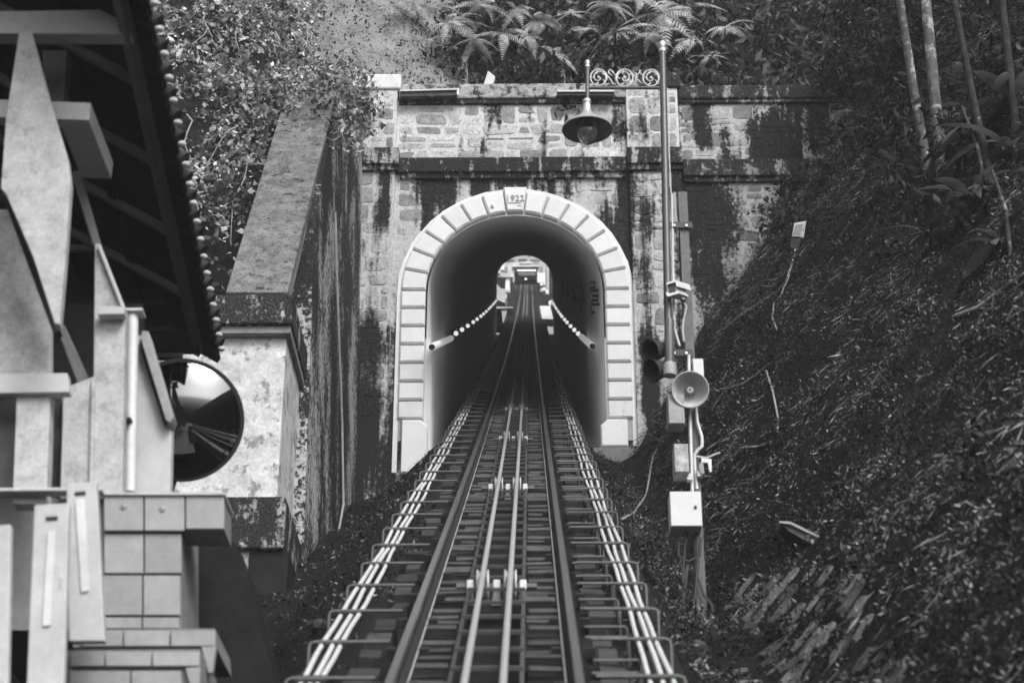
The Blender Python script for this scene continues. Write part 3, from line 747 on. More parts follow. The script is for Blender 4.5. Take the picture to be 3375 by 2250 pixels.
for py in (745, 1165):
    z = zU(py); MB().box(atY(2203, py, YU)[0], atY(2282, py, YU)[0], YU-.03, YU-.012, z-.035, z+.03).build('clamp', 'darksteel', up)
    for px_ in (2222, 2262): MB().lathe([(.012, 0), (.012, .02), (0, .02)], atY(px_, py, YU-.03), 8, (0, -1, 0)).build('bolt', 'silver', up)
MB().tube([atY(2214, 640, YU-.02), atY(2217, 780, YU-.02), atY(2219, 940, YU-.02), atY(2222, 1080, YU-.02), atY(2240, 1140, YU-.02)], .012, 6).build('cable_sleeve', 'conduit', up)
for a in ([(2270, 1170), (2272, 1290), (2277, 1480), (2282, 1620)], [(2293, 1340), (2298, 1390), (2313, 1440), (2314, 1470), (2300, 1482), (2288, 1500), (2290, 1540), (2297, 1612)]):
    MB().tube([atY(x, y, YU-.04) for x, y in a], .017, 7).build('cable_pipe', 'steel', up, smooth=True)
for a in ([(2240, 1760), (2236, 1830), (2270, 1850), (2305, 1830), (2310, 1770)], [(2262, 1750), (2250, 1900), (2255, 2040)], [(2295, 1750), (2300, 1850), (2292, 1950), (2280, 2040)],
          [(2300, 1900), (2320, 1960), (2345, 1990), (2348, 2010)], [(2262, 1870), (2245, 1960), (2200, 2010), (2140, 2025)], [(2268, 1860), (2260, 1930), (2225, 1990), (2150, 2030)]):
    MB().tube([atY(x, y, YU-.05) for x, y in a], .012, 6).build('loose_cable', 'wire', up, smooth=True)
# lamp post with scrolled arm and bell lamp
lamp = thing('lamp_post', atY(2206, 1235, YU-.06), 'slim dark lamp post with scrolled arm and hanging bell lamp', 'street lamp')
YL = YU-.08
def P(x, y): return atY(x, y, YL)
MB().tube([P(2207, 1225), P(2206, 1055), P(2202.5, 1054), P(2183.5, 160)], [.046, .046, .039, .034], 14).build('shaft', 'post', lamp, smooth=True)
MB().tube([P(2207, 1238), P(2207, 1205), P(2206.6, 1196)], [.062, .062, .048], 14).build('foot_collar', 'boxgrey', lamp, smooth=True)
MB().lathe([(.03, -.05), (.038, -.045), (.038, -.01), (.03, .0), (.038, .02), (.042, .045), (.03, .075), (0, .085)], P(2183.3, 160), 14).build('finial', 'silver', lamp, smooth=True)
MB().tube([P(2178, 290), P(1940, 290)], .016, 10).build('arm', 'post', lamp, smooth=True)
MB().tube([P(1936, 335), P(1936, 216)], .021, 12).build('drop_tube', 'post', lamp, smooth=True)
MB().lathe([(.02, -.03), (.027, -.025), (.027, -.005), (.022, .005), (.03, .025), (.024, .05), (0, .056)], P(1936, 216), 12).build('finial', 'silver', lamp, smooth=True)
MB().tube([P(2200, 290), P(2204, 330), P(2205, 500), P(2212, 640)], .006, 5).build('feed_wire', 'conduit', lamp)
def spiral(cx, cy, r, rot, mir):
    """open ring that curls into its own centre"""
    pts = []
    for i in range(46):
        u = i/45; a = rot + mir*u*4.1*PI; rr = r*(1-.0*u) if u < .45 else r*(1-(u-.45)/.55*.80)
        pts.append(P(cx+rr*math.cos(a), cy+rr*math.sin(a)))
    return pts
orn = []
for cx, cy, r, rot, mir in ((1973, 256, 27, PI*.1, -1), (2058, 257, 28, PI*.9, 1), (2146, 257, 27, PI*.1, -1)):
    o = MB().tube(spiral(cx, cy, r, rot, mir), [.0085-.003*i/45 for i in range(46)], 6).build('scroll', 'ornament', lamp, smooth=True)
    for q in range(5):
        a = q*1.26+.4; c0 = (cx+r*.55*math.cos(a), cy+r*.55*math.sin(a)); c1 = (cx+r*.92*math.cos(a+.35), cy+r*.92*math.sin(a+.35))
        MB().tube([P(*c0), P((c0[0]+c1[0])/2+3, (c0[1]+c1[1])/2), P(*c1)], [.004, .0075, .004], 5).build('scroll_leaf', 'ornament', o, smooth=True)
    MB().ball(P(cx, cy), .016, 8).build('scroll_boss', 'ornament', o, smooth=True)
for pts in ([(1996, 242), (2012, 262), (2020, 276), (2030, 278)], [(2030, 250), (2018, 236), (2010, 228)], [(2082, 240), (2100, 262), (2118, 276)], [(2086, 236), (2102, 246), (2112, 232)], [(2092, 272), (2100, 252), (2092, 240)], [(2018, 250), (2005, 240), (2008, 230)], [(2120, 250), (2108, 240), (2108, 230)]):
    MB().tube([P(*q) for q in pts], [.004, .0085, .0075, .004][:len(pts)] if len(pts) == 4 else [.004, .009, .004], 5).build('scroll_tendril', 'ornament', lamp, smooth=True)
lc = P(1936, 428); zt2 = P(1936, 330)[2]; hh = zt2-lc[2]
prof = [(.038, hh), (.044, hh-.012), (.044, hh-.035), (.036, hh-.045), (.046, hh*.62), (.07, hh*.46), (.115, hh*.36), (.125, hh*.33), (.165, hh*.22), (.235, .03), (.252, .0), (.249, -.006)]
MB().lathe(prof, lc, 40).build('shade', 'silver', lamp, smooth=True)
MB().lathe([(.246, -.004), (.225, .026), (.155, hh*.2), (.105, hh*.3), (.0, hh*.32)], lc, 40).build('shade_inside', 'boxgrey', lamp, smooth=True)
MB().lathe([(.0, .0), (.09, .0), (.09, .05), (0, .05)], lc+np.array([0, 0, hh*.16]), 20).build('lamp_holder', 'black', lamp, smooth=True)
MB().lathe([(.11, .06), (.112, .0), (.105, -.06), (.072, -.13), (.03, -.16), (0, -.163)], lc, 24).build('globe', 'globe', lamp, smooth=True)
MB().tube([lc+np.array([0, 0, .06]), lc+np.array([0, 0, -.03])], .016, 8).build('bulb', 'conduit', lamp, smooth=True)
# closed circuit camera
cc = thing('security_camera', P(2240, 960), 'white boxed security camera with sun hood on the utility post', 'camera')
YC = YU-.2
MB().prism([atY(x, y, YC) for x, y in ((2196, 938), (2226, 930), (2231, 962), (2202, 968))], (.105, .12, .03)).build('housing', 'boxpaint', cc, bevel=.005)
MB().prism([atY(x, y, YC-.004) for x, y in ((2200, 941), (2223, 935), (2227, 960), (2205, 965))], (.004, .006, 0)).build('window', 'black', cc)
MB().prism([atY(x, y, YC-.03) for x, y in ((2196, 932), (2226, 923), (2231, 926), (2236, 944), (2231, 944), (2226, 929), (2198, 937))], (.135, .16, .04)).build('sun_hood', 'conduit', cc)
MB().prism([atY(x, y, YC-.02) for x, y in ((2196, 962), (2202, 969), (2236, 959), (2238, 966), (2202, 977), (2195, 970))], (.10, .13, .03)).build('lower_lip', 'conduit', cc)
MB().tube([atY(2248, 962, YU-.1), atY(2250, 988, YU-.1)], .02, 8).build('swivel', 'silver', cc)
MB().tube([atY(2250, 990, YU-.1), atY(2256, 1000, YU)], .02, 8).build('wall_arm', 'darksteel', cc)
MB().tube([atY(2245, 985, YU-.08), atY(2262, 1010, YU-.06), atY(2252, 1060, YU-.04), atY(2250, 1090, YU-.04), atY(2254, 1125, YU-.04)], .011, 6).build('cable', 'steel', cc, smooth=True)
# horn loudspeaker
hp = thing('horn_loudspeaker', P(2275, 1283), 'round grey horn loudspeaker facing down the track', 'loudspeaker')
hc = atY(2275, 1283, YU-.22); ha = np.array([-.05, -.95, -.30]); R_ = 60*sc(1283)
MB().lathe([(R_*.99, -.0), (R_*1.02, .008), (R_*.97, .010), (R_*.93, -.0), (R_*.80, -.05), (R_*.60, -.10), (R_*.40, -.135), (R_*.30, -.14)], hc, 40, ha).build('bell', 'horn', hp, smooth=True)
MB().lathe([(R_*1.0, .0), (R_*.7, -.09), (R_*.45, -.15), (R_*.42, -.24), (0, -.25)], hc, 30, ha).build('bell_back', 'boxgrey', hp, smooth=True)
MB().lathe([(R_*.36, -.14), (R_*.2, -.13), (R_*.2, -.06), (R_*.15, -.05), (0, -.05)], hc, 24, ha).build('reflector', 'boxgrey', hp, smooth=True)
MB().lathe([(R_*.17, -.048), (R_*.15, -.042), (R_*.08, -.042), (R_*.08, -.05), (0, -.05)], hc, 24, ha).build('reflector_ring', 'conduit', hp, smooth=True)
MB().tube([hc-ha*.2, atY(2270, 1270, YU)], .02, 8).build('bracket', 'darksteel', hp)
def cabinet(name, x0, x1, y0, y1, label, mat, dep=.14, Y=YU-.16, side=True, lock=False):
    a, b = atY(x0, y1, Y), atY(x1, y0, Y)
    t = thing(name, a, label, 'box')
    MB().box(a[0], b[0], Y+.012, Y+dep, a[2], b[2]).build('case', mat, t, bevel=.006)
    MB().box(a[0]+.004, b[0]-.004, Y, Y+.011, a[2]+.004, b[2]-.004).build('lid', mat, t, bevel=.004)
    if lock: MB().lathe([(.014, 0), (.014, .012), (0, .012)], atY(x0+(x1-x0)*.82, (y0+y1)/2-4, Y), 12, (0, -1, 0)).build('lock', 'darksteel', t)
    return t
cabinet('equipment_box', 2285, 2318, 1180, 1240, 'small white upright box just above the horn loudspeaker', 'conduit', .07, YU-.08)
cabinet('equipment_box', 2204, 2254, 1296, 1395, 'grey box partly behind the horn loudspeaker', 'boxgrey', .2, YU-.17)
cabinet('equipment_box', 2224, 2268, 1460, 1555, 'weathered flaking box below the horn loudspeaker', 'boxworn', .22, YU-.18)
t4 = cabinet('equipment_box', 2211, 2310, 1617, 1733, 'largest pale square box with a round lock near the post foot', 'boxpaint', .24, YU-.2, lock=True)
MB().box(*sorted((atY(2262, 1585, YU)[0], atY(2281, 1585, YU)[0])), YU-.09, YU-.02, zU(1592), zU(1572)).build('cable_gland', 'conduit', up)
MB().box(*sorted((atY(2296, 1560, YU)[0], atY(2310, 1560, YU)[0])), YU-.1, YU-.04, zU(1582), zU(1563)).build('cable_gland', 'conduit', up)
fl = thing('small_floodlight', atY(2330, 1550, YU), 'small dark floodlight on an angled pale bracket beside the post', 'floodlight')
MB().px([(2303, 1540), (2308, 1522), (2318, 1522), (2322, 1560), (2312, 1560)], YU-.12, .1).build('head', 'boxgrey', fl)
MB().px([(2311, 1508), (2345, 1512), (2346, 1555), (2338, 1553), (2333, 1524), (2313, 1522)], YU-.06, .03).build('bracket', 'steel', fl)
MB().tube([atY(2290, 1503, YU-.03), atY(2330, 1508, YU-.03), atY(2360, 1495, YU+.05), atY(2372, 1492, YU+.1)], .01, 6).build('arm', 'steel', fl)
for q, (x, y, lb) in enumerate(((2160, 1150, 'upper dark hooded floodlight left of the lamp post foot'), (2163, 1215, 'lower dark hooded floodlight left of the lamp post foot'))):
    t = thing('hooded_floodlight', atY(x, y, YU), lb, 'floodlight')
    c = atY(x+18, y+2, YU+.02)
    MB().lathe([(.04, -.06), (.07, -.03), (.085, .03), (.115, .13), (.118, .13), (.08, .0)], c, 18, (-.75, -.45, -.35)).build('hood', 'darksteel', t, smooth=True)
    MB().tube([c, atY(2206, y-15, YU)], .015, 6).build('arm', 'boxgrey', t)
    MB().box(c[0]+.0, c[0]+.05, YU-.01, YU+.04, c[2]+.02, c[2]+.09).build('gear', 'steel', t)

# ------------------------------------------------------------------ station shelter on the left
sh = thing('station_shelter', atY(300, 2250, 10.6), 'white timber station shelter with dark tiled roof beside the track', 'shelter')
E1 = atD(430, 62, 12.0); ZE = E1[2]
r2 = ray(665, 1150); E2 = CAM + r2*(ZE/r2[2])
ed = (E2-E1)/np.linalg.norm(E2-E1); el = np.array([-ed[1], ed[0], 0]); pit = math.radians(30); ru = el*math.cos(pit)+np.array([0, 0, math.sin(pit)])
EN = E1 - ed*.9                                       # the roof runs a little further towards the camera
def rp(s_, u): return EN + ed*s_ + ru*u               # point on the roof underside
LT = np.linalg.norm(E2-EN); up_n = np.cross(ed, ru); up_n = up_n if up_n[2] > 0 else -up_n
MB().prism([rp(-.1, -.15), rp(LT+.12, -.15), rp(LT+.12, 3.4), rp(-.1, 3.4)], up_n*.05).build('roof_deck', 'darkwood', sh)
MB().prism([rp(0, -.02), rp(LT, -.02), rp(LT, .04), rp(0, .04)], -up_n*.08).build('fascia', 'rafter', sh)
for q in np.arange(.55, LT, 1.02):
    MB().prism([rp(q, .04), rp(q+.05, .04), rp(q+.05, 3.2), rp(q, 3.2)], -up_n*.06).build('rafter', 'rafter', sh)
for u in (.55, 1.25, 2.0):
    MB().prism([rp(.2, u), rp(LT, u), rp(LT, u+.05), rp(.2, u+.05)], -up_n*.03).build('purlin', 'darkwood', sh)
ntile = 21
for i in range(ntile):
    s0 = .05+(LT)*i/ntile; c = rp(s0, -.19)+up_n*.04
    o = MB().tube([c, c+ru*.45+up_n*.03], [.06, .06], 9).build('roof_tile', 'rooftile', sh, smooth=True)
    MB().ball(c-ru*.03-up_n*.03, .032, 8, (1., .9, .7)).build('tile_end', 'tilecap', o, smooth=True)
MB().prism([rp(-.1, .3)+up_n*.09, rp(LT+.12, .3)+up_n*.09, rp(LT+.12, 3.4)+up_n*.09, rp(-.1, 3.4)+up_n*.09], up_n*.05).build('roof_covering', 'rooftile', sh)
def bd(name, pts, Y, t, mat='housewhite', bev=.006): return MB().px(pts, Y, t).build(name, mat, sh, bevel=bev)
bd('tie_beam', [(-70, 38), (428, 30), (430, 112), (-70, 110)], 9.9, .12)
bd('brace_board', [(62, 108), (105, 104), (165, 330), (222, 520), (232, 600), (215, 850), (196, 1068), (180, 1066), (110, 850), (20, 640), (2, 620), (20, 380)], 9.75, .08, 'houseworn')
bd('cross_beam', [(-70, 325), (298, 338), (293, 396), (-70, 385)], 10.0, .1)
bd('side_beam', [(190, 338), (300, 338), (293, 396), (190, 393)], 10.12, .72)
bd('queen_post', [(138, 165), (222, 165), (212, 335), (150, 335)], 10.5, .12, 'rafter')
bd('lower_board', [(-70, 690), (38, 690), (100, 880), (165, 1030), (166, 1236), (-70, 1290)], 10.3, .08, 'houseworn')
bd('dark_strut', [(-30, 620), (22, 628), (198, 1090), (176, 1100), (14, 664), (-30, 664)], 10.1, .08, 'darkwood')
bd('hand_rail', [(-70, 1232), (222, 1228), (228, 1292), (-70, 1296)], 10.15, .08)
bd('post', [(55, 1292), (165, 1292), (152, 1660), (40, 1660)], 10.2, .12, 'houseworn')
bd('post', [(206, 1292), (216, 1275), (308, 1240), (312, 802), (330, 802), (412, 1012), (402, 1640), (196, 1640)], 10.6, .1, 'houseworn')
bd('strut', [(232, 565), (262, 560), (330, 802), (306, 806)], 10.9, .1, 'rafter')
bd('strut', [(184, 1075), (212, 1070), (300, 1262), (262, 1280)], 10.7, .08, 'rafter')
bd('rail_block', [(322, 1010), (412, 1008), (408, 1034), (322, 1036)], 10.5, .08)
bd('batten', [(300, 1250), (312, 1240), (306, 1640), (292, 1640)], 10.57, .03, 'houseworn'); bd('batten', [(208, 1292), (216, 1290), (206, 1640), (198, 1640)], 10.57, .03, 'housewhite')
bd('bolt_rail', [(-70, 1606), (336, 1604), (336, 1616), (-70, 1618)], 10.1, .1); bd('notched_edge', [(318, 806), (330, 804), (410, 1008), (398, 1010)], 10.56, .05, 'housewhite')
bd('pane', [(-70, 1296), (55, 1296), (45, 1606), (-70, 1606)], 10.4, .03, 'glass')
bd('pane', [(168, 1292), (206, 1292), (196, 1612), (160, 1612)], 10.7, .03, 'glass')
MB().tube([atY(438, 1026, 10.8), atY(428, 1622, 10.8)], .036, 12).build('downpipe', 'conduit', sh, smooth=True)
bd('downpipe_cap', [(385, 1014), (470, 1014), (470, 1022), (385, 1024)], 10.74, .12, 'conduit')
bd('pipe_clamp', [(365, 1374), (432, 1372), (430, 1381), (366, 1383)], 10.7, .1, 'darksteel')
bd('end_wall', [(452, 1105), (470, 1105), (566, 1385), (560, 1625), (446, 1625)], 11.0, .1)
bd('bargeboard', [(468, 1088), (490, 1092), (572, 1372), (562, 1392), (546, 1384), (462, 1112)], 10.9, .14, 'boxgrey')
bd('bargeboard_shadow_strip', [(458, 1118), (470, 1118), (550, 1386), (540, 1400)], 10.96, .03, 'darkwood')  # dark strip put in as the shade below the bargeboard
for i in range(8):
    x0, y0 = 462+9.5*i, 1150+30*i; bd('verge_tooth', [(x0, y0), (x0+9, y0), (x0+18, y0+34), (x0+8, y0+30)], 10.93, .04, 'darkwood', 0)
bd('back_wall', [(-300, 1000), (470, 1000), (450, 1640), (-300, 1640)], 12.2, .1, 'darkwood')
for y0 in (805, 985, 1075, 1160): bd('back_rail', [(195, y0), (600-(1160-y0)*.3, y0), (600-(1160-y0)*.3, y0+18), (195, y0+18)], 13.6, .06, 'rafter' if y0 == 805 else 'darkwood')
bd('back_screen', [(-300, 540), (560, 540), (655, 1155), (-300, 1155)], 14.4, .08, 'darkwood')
# slotted boards in the foreground
for pts, slot, strip, Y, lb in (([(112, 1662), (228, 1656), (208, 2320), (84, 2320)], (150, 1702, 190, 1716), [(158, 1750), (182, 1748), (166, 2058), (140, 2062)], 9.3, 'white upright board with a dark slot, second from the left edge'),
                    ([(218, 1592), (318, 1586), (345, 2112), (226, 2112)], (246, 1620, 282, 1633), [(248, 1645), (278, 1642), (293, 1945), (268, 1950)], 9.6, 'white upright board with a dark slot, beside the wall tiles'),
                    ([(-70, 1732), (35, 1726), (24, 2320), (-70, 2320)], None, None, 9.2, 'white upright board cut by the left edge of the view')):
    t = thing('slotted_board', atY(pts[-1][0], pts[-1][1], Y), lb, 'board')
    MB().px(pts, Y, .06).build('board', 'housewhite', t, bevel=.008)
    if slot:
        x0, y0, x1, y1 = slot; MB().px([(x0, y0), (x1, y0-3), (x1, y1-3), (x0, y1)], Y-.004, .01).build('slot', 'black', t)
        MB().px(strip, Y-.012, .014).build('strip', 'conduit', t)
# tiled platform
pl = thing('tiled_platform', atY(500, 2250, 10.5), 'stepped station platform faced with pale square tiles', 'platform')
def core(pts, Y, t, mat='grout'): return MB().px(pts, Y, t).build('core', mat, pl)
core([(345, 1628), (738, 1628), (738, 1742), (345, 1742)], 10.62, .3); core([(-80, 1640), (598, 1640), (598, 2075), (-80, 2075)], 10.66, 1.9, 'grout')
core([(240, 2074), (708, 2070), (712, 2130), (240, 2132)], 10.2, .6); core([(200, 2142), (660, 2138), (660, 2320), (200, 2320)], 9.95, .6)
MB().px([(335, 1621), (741, 1622), (741, 1629), (335, 1629)], 10.57, .35).build('nosing', 'housewhite', pl)
def tiles(rows, Y):
    for (y0, y1, xs_) in rows:
        for x0, x1 in zip(xs_, xs_[1:]):
            MB().px([(x0+3, y0+3), (x1-3, y0+3), (x1-3, y1-3), (x0+3, y1-3)], Y, .03).build('tile', 'tile', pl, bevel=.004)
tiles([(1630, 1750, [340, 474, 610])], 10.59); tiles([(1630, 1744, [610, 741])], 10.59)
tiles([(1755, 1890, [340, 474, 600]), (1892, 2028, [336, 470, 596]), (2030, 2072, [334, 468, 592])], 10.62)
tiles([(2074, 2130, [270, 405, 560, 712])], 10.16); tiles([(2144, 2196, [230, 345, 500, 660]), (2206, 2300, [225, 430, 600])], 9.91)
MB().px([(664, 2130), (712, 2128), (700, 2215), (688, 2215)], 10.16, .05).build('corner_tile', 'tile', pl)
MB().px([(612, 2200), (660, 2196), (656, 2300), (640, 2300)], 9.91, .05).build('corner_tile', 'tile', pl)
for x, y in ((408, 1668), (536, 1676)): MB().lathe([(.018, 0), (.02, .008), (0, .014)], atY(x, y, 10.59), 10, (0, -1, 0)).build('stud', 'boxgrey', pl)
MB().px([(600, 1746), (742, 1746), (800, 1830), (928, 2330), (600, 2330)], 11.3, .8).build('underslab_shade', 'darkconc', pl)  # dark sheet put in for the shade under the platform slab
MB().px([(598, 1800), (618, 1800), (628, 2070), (606, 2070)], 11.2, .08).build('support', 'conc', pl)

# ------------------------------------------------------------------ beyond the tunnel
def FX(x): return 1550+x*.19136
def FY(y): return 800+y*.19133
def fp(pts, Y, t, name, mat, parent): return MB().px([(FX(x), FY(y)) for x, y in pts], Y, t).build(name, mat, parent)
hall = thing('upper_station', atY(FX(950), FY(660), 138), 'stone fronted upper station with dark opening seen through the tunnel', 'building')
zt = atY(FX(900), FY(100), 139)[2]
MB().box(-9, 9, 139.2, 141, atY(FX(900), FY(400), 139)[2], zt).build('stone_front', 'stone', hall)
rubble(hall, -3.2, 3.6, atY(FX(900), FY(405), 139)[2], atY(FX(900), FY(250), 139)[2], 139.2, 'stone', hmin=.5, hmax=.8, wmin=.6, wmax=1.4, seed=55, proud=.12, gap=.07)
fp([(700, 405), (760, 405), (760, 680), (700, 680)], 138.6, 2, 'pillar', 'fargrey', hall); fp([(1150, 405), (1190, 405), (1190, 660), (1150, 660)], 138.6, 2, 'pillar', 'fargrey', hall)
fp([(690, 392), (1190, 392), (1190, 408), (690, 408)], 138.3, 1, 'lintel', 'farwhite', hall)
fp([(760, 405), (1160, 405), (1160, 700), (760, 700)], 142, .2, 'interior', 'black', hall)
fp([(820, 478), (1150, 478), (1130, 560), (830, 560)], 139.6, .2, 'shutter', 'fargrey', hall)
for i in range(12): fp([(835+i*26, 480), (838+i*26, 480), (838+i*26, 558), (835+i*26, 558)], 139.5, .08, 'slat', 'conc', hall)
for a, b, c, d in ((820, 440, 1120, 448), (820, 464, 1120, 472), (815, 440, 824, 472), (1112, 440, 1122, 472)): fp([(a, b), (c, b), (c, d), (a, d)], 138.9, .1, 'lit_frame', 'tube', hall)
fp([(830, 575), (880, 552), (1010, 552), (1060, 575), (1110, 580), (1110, 640), (830, 640)], 139.9, .5, 'buffer', 'black', hall)
fp([(940, 614), (972, 614), (972, 626), (940, 626)], 139.7, .1, 'lamp', 'tube', hall)
lp = thing('upper_platform', atY(FX(560), FY(900), 128), 'left platform deck on a column beyond the tunnel', 'platform')
fp([(395, 528), (735, 528), (735, 588), (395, 588)], 128, 3, 'deck', 'farwhite', lp); fp([(610, 588), (680, 588), (684, 860), (600, 860)], 128.2, .6, 'column', 'farwhite', lp)
fp([(300, 588), (610, 588), (610, 800), (300, 800)], 131, .3, 'back_wall', 'darkconc', lp)
fp([(640, 350), (720, 350), (720, 520), (640, 520)], 130, .3, 'panel', 'fargrey', lp)
rail2 = []
for y in (352, 458, 516): fp([(420, y), (720, y), (720, y+7), (420, y+7)], 127.8, .06, 'handrail', 'farwhite', lp)
for i in range(13): fp([(430+i*23, 356), (434+i*23, 356), (434+i*23, 520), (430+i*23, 520)], 127.8, .05, 'baluster', 'farwhite', lp)
fp([(478, 440), (512, 440), (512, 520), (478, 520)], 127.5, .4, 'cabinet', 'farwhite', lp); fp([(520, 370), (585, 370), (585, 458), (520, 458)], 131, .1, 'notice_board', 'farwhite', lp)
ch = thing('concrete_chute', atY(FX(500), FY(1000), 112), 'sloping concrete slab left of the upper track', 'slab')
fp([(340, 640), (400, 650), (640, 900), (600, 1000), (370, 900)], 112, 1.2, 'slab', 'fargrey', ch); fp([(415, 930), (600, 1010), (600, 1030), (415, 950)], 111, .3, 'edge', 'farwhite', ch)
fp([(540, 780), (690, 830), (680, 860), (560, 850)], 118, 1., 'footing', 'fargrey', ch)
st = thing('pale_abutment', atY(FX(560), FY(1380), 97), 'pale block left of the track just past the tunnel', 'block')
fp([(330, 1098), (735, 1105), (735, 1122), (330, 1135)], 97, 1., 'cap', 'farwhite', st); fp([(535, 1125), (650, 1125), (565, 1400), (560, 1400)], 97.1, 1., 'face', 'farwhite', st)
fp([(330, 1132), (536, 1132), (560, 1420), (330, 1420)], 97.3, 1., 'shade_toned_side', 'darkconc', st)  # shade on this side is put into its dark colour
rs = thing('pale_steps', atY(FX(1300), FY(1320), 99), 'broad pale steps right of the track past the tunnel', 'steps')
for i in range(5): fp([(1195+i*8, 1085+i*46), (1380+i*10, 1085+i*46), (1385+i*10, 1128+i*46), (1200+i*9, 1128+i*46)], 100-i*.35, 1., 'step', 'farwhite', rs)
for i, (a, b, c, d, Y, mt, lb) in enumerate(((1155, 515, 1285, 690, 125, 'farwhite', 'largest pale cabinet right of the upper track'), (1200, 690, 1250, 740, 122, 'farwhite', 'small pale box below the largest cabinet'), (1255, 675, 1290, 730, 121, 'farwhite', 'narrow white box beside the small pale box'),
        (1205, 780, 1245, 850, 118, 'fargrey', 'grey box low beside the upper track'), (1245, 768, 1297, 828, 117.5, 'farwhite', 'square white box low beside the upper track'), (1297, 810, 1342, 880, 116, 'farwhite', 'lowest white box of the upper row'), (1350, 1000, 1392, 1075, 101, 'farwhite', 'white box above the broad pale steps'))):
    t = thing('far_cabinet', atY(FX(a), FY(d), Y), lb, 'box', 'boxes beside the upper track')
    fp([(a, b), (c, b), (c, d), (a, d)], Y, .5, 'case', mt, t); fp([(a+6, b+6), (c-6, b+6), (c-6, d-6), (a+6, d-6)], Y-.03, .03, 'door', mt, t)
rr = thing('upper_railing', atY(FX(1230), FY(500), 131), 'white railing right of the upper station opening', 'railing')
for y in (352, 395, 440, 498): fp([(1178, y), (1300, y), (1300, y+6), (1178, y+6)], 131, .06, 'handrail', 'farwhite', rr)
for i in range(6): fp([(1180+i*22, 352), (1185+i*22, 352), (1185+i*22, 504), (1180+i*22, 504)], 131, .05, 'baluster', 'farwhite', rr)
for x, Y, lb in ((1330, 120, 'thin grey pole near the right edge of the far opening'), (1275, 133, 'thin grey pole behind the far right railing')):
    o = MB().tube([atY(FX(x), FY(900), Y), atY(FX(x), FY(300), Y)], .12, 8).build('far_pole', 'fargrey'); props(o, lb, 'pole')

# ------------------------------------------------------------------ trees and plants
def scatter(n, x0, x1, y0, y1, keep=None, lift=.35, clump=1.4, thr=-.2):
    P_, N_ = [], []
    tries = 0
    while len(P_) < n and tries < n*8:
        tries += 1
        x, y = random.uniform(x0, x1), random.uniform(y0, y1)
        if keep and not keep(x, y): continue
        c = noise.noise((x*clump, y*clump, 7.7)) + .5*noise.noise((x*clump*3, y*clump*3, 2.2))
        if c < thr + random.uniform(-.25, .25): continue
        nn = nrm(x, y)
        h = random.random()**1.7*lift*(.45 + max(0, c)*1.6)
        P_.append((x+nn[0]*h, y+nn[1]*h, H(x, y)+nn[2]*h)); N_.append(nn)
    return np.array(P_), np.array(N_)
def stuff(name, P_, N_, lo, hi, W, mat, label, cat, droop=.3, spread=.8):
    L = RNG.uniform(0, 1, len(P_))**2*(hi-lo)+lo
    V, F = leaves(P_, N_, L, W, droop, spread)
    o = link(name, np_mesh(name, V, F, mat)); props(o, label, cat, None, 'stuff'); return o
def lobes(nl, per, x0, x1, y0, y1, r0, r1, keep=None, lift=.25):
    A_, B_ = [], []
    for _ in range(nl):
        x, y = random.uniform(x0, x1), random.uniform(y0, y1)
        if keep and not keep(x, y): continue
        nn = nrm(x, y); r_ = random.uniform(r0, r1); c = np.array([x, y, H(x, y)]) + nn*lift*r_
        d = RNG.normal(size=(per, 3)); d /= np.linalg.norm(d, axis=1)[:, None]; d = d[(d@nn) > -.35]
        q = c + d*r_*(RNG.random((len(d), 1))**.3)*np.array([1.15, 1., .85]); A_.append(q); B_.append(d)
    return np.concatenate(A_), np.concatenate(B_)
P1, N1 = scatter(60000, -11, -3.6, 21.9, 34, lambda x, y: y < 29.8 or x < -3.9, .55, 1.1, -.35)
stuff('ivy', P1, N1, .05, .17, .62, 'ivy', 'pale creeper leaves covering the bank left of the portal', 'ivy', .35)
P2, N2 = scatter(8000, -4.6, -.7, 29.75, 36, None, .22, 1.0, .08)
stuff('creeper', P2, N2, .03, .10, .6, 'scrub', 'sparse creeper on the bare pale slope above the portal', 'creeper')
P3, N3 = lobes(210, 330, -1.4, 11, 29.9, 37.5, .3, .85, lambda x, y: x > -1.2+(y-29.8)*-.35)
stuff('undergrowth', P3, N3, .07, .22, .5, 'scrub', 'dark tangled undergrowth on the hill above the portal', 'undergrowth', .5)
P4, N4 = scatter(290000, 1.35, 9.5, 7.5, 29.2, lambda x, y: random.random() < 1-.035*(y-8), .13, 1.6, -.75)
stuff('leaf_litter', P4, N4, .010, .058, .40, 'cover', 'fine dry leaves and weeds over the right bank', 'ground cover', .0, .85)
P5, N5 = lobes(260, 230, 4.4, 11, 15, 29.0, .22, .65, lambda x, y: random.random() < (x-4.2)*.3, .35)
P9, N9 = lobes(120, 90, 1.0, 11, 29.95, 35.5, .35, .9, lambda x, y: random.random() < .35+.08*x, .7)
stuff('overhanging_foliage', P9, N9, .14, .38, .42, 'canopy', 'larger drooping leaves over the right half of the parapet', 'foliage', .75, .6)
qa, qb = [], []
for _ in range(150):
    x, y = random.uniform(5.0, 10.5), random.uniform(26.6, 29.0); z = random.uniform(H(x, y), 20.9)
    if x < 5.6 + .5*noise.noise((z*.9, 0, 3)) + (z-18.)*.12 or z < H(x, y): continue
    r_ = random.uniform(.3, .75); d = RNG.normal(size=(230, 3)); d /= np.linalg.norm(d, axis=1)[:, None]
    qa.append(np.array([x, y, z]) + d*r_*(RNG.random((230, 1))**.35)); qb.append(d)
P5 = np.concatenate([P5]+qa); N5 = np.concatenate([N5]+qb)
FLP = hit(2625, 830); clr = lambda P_: np.linalg.norm((P_-(FLP+np.array([0, -.5, .15])))*np.array([1, .55, 1]), axis=1) > .8
N5 = N5[clr(P5)]; P5 = P5[clr(P5)]
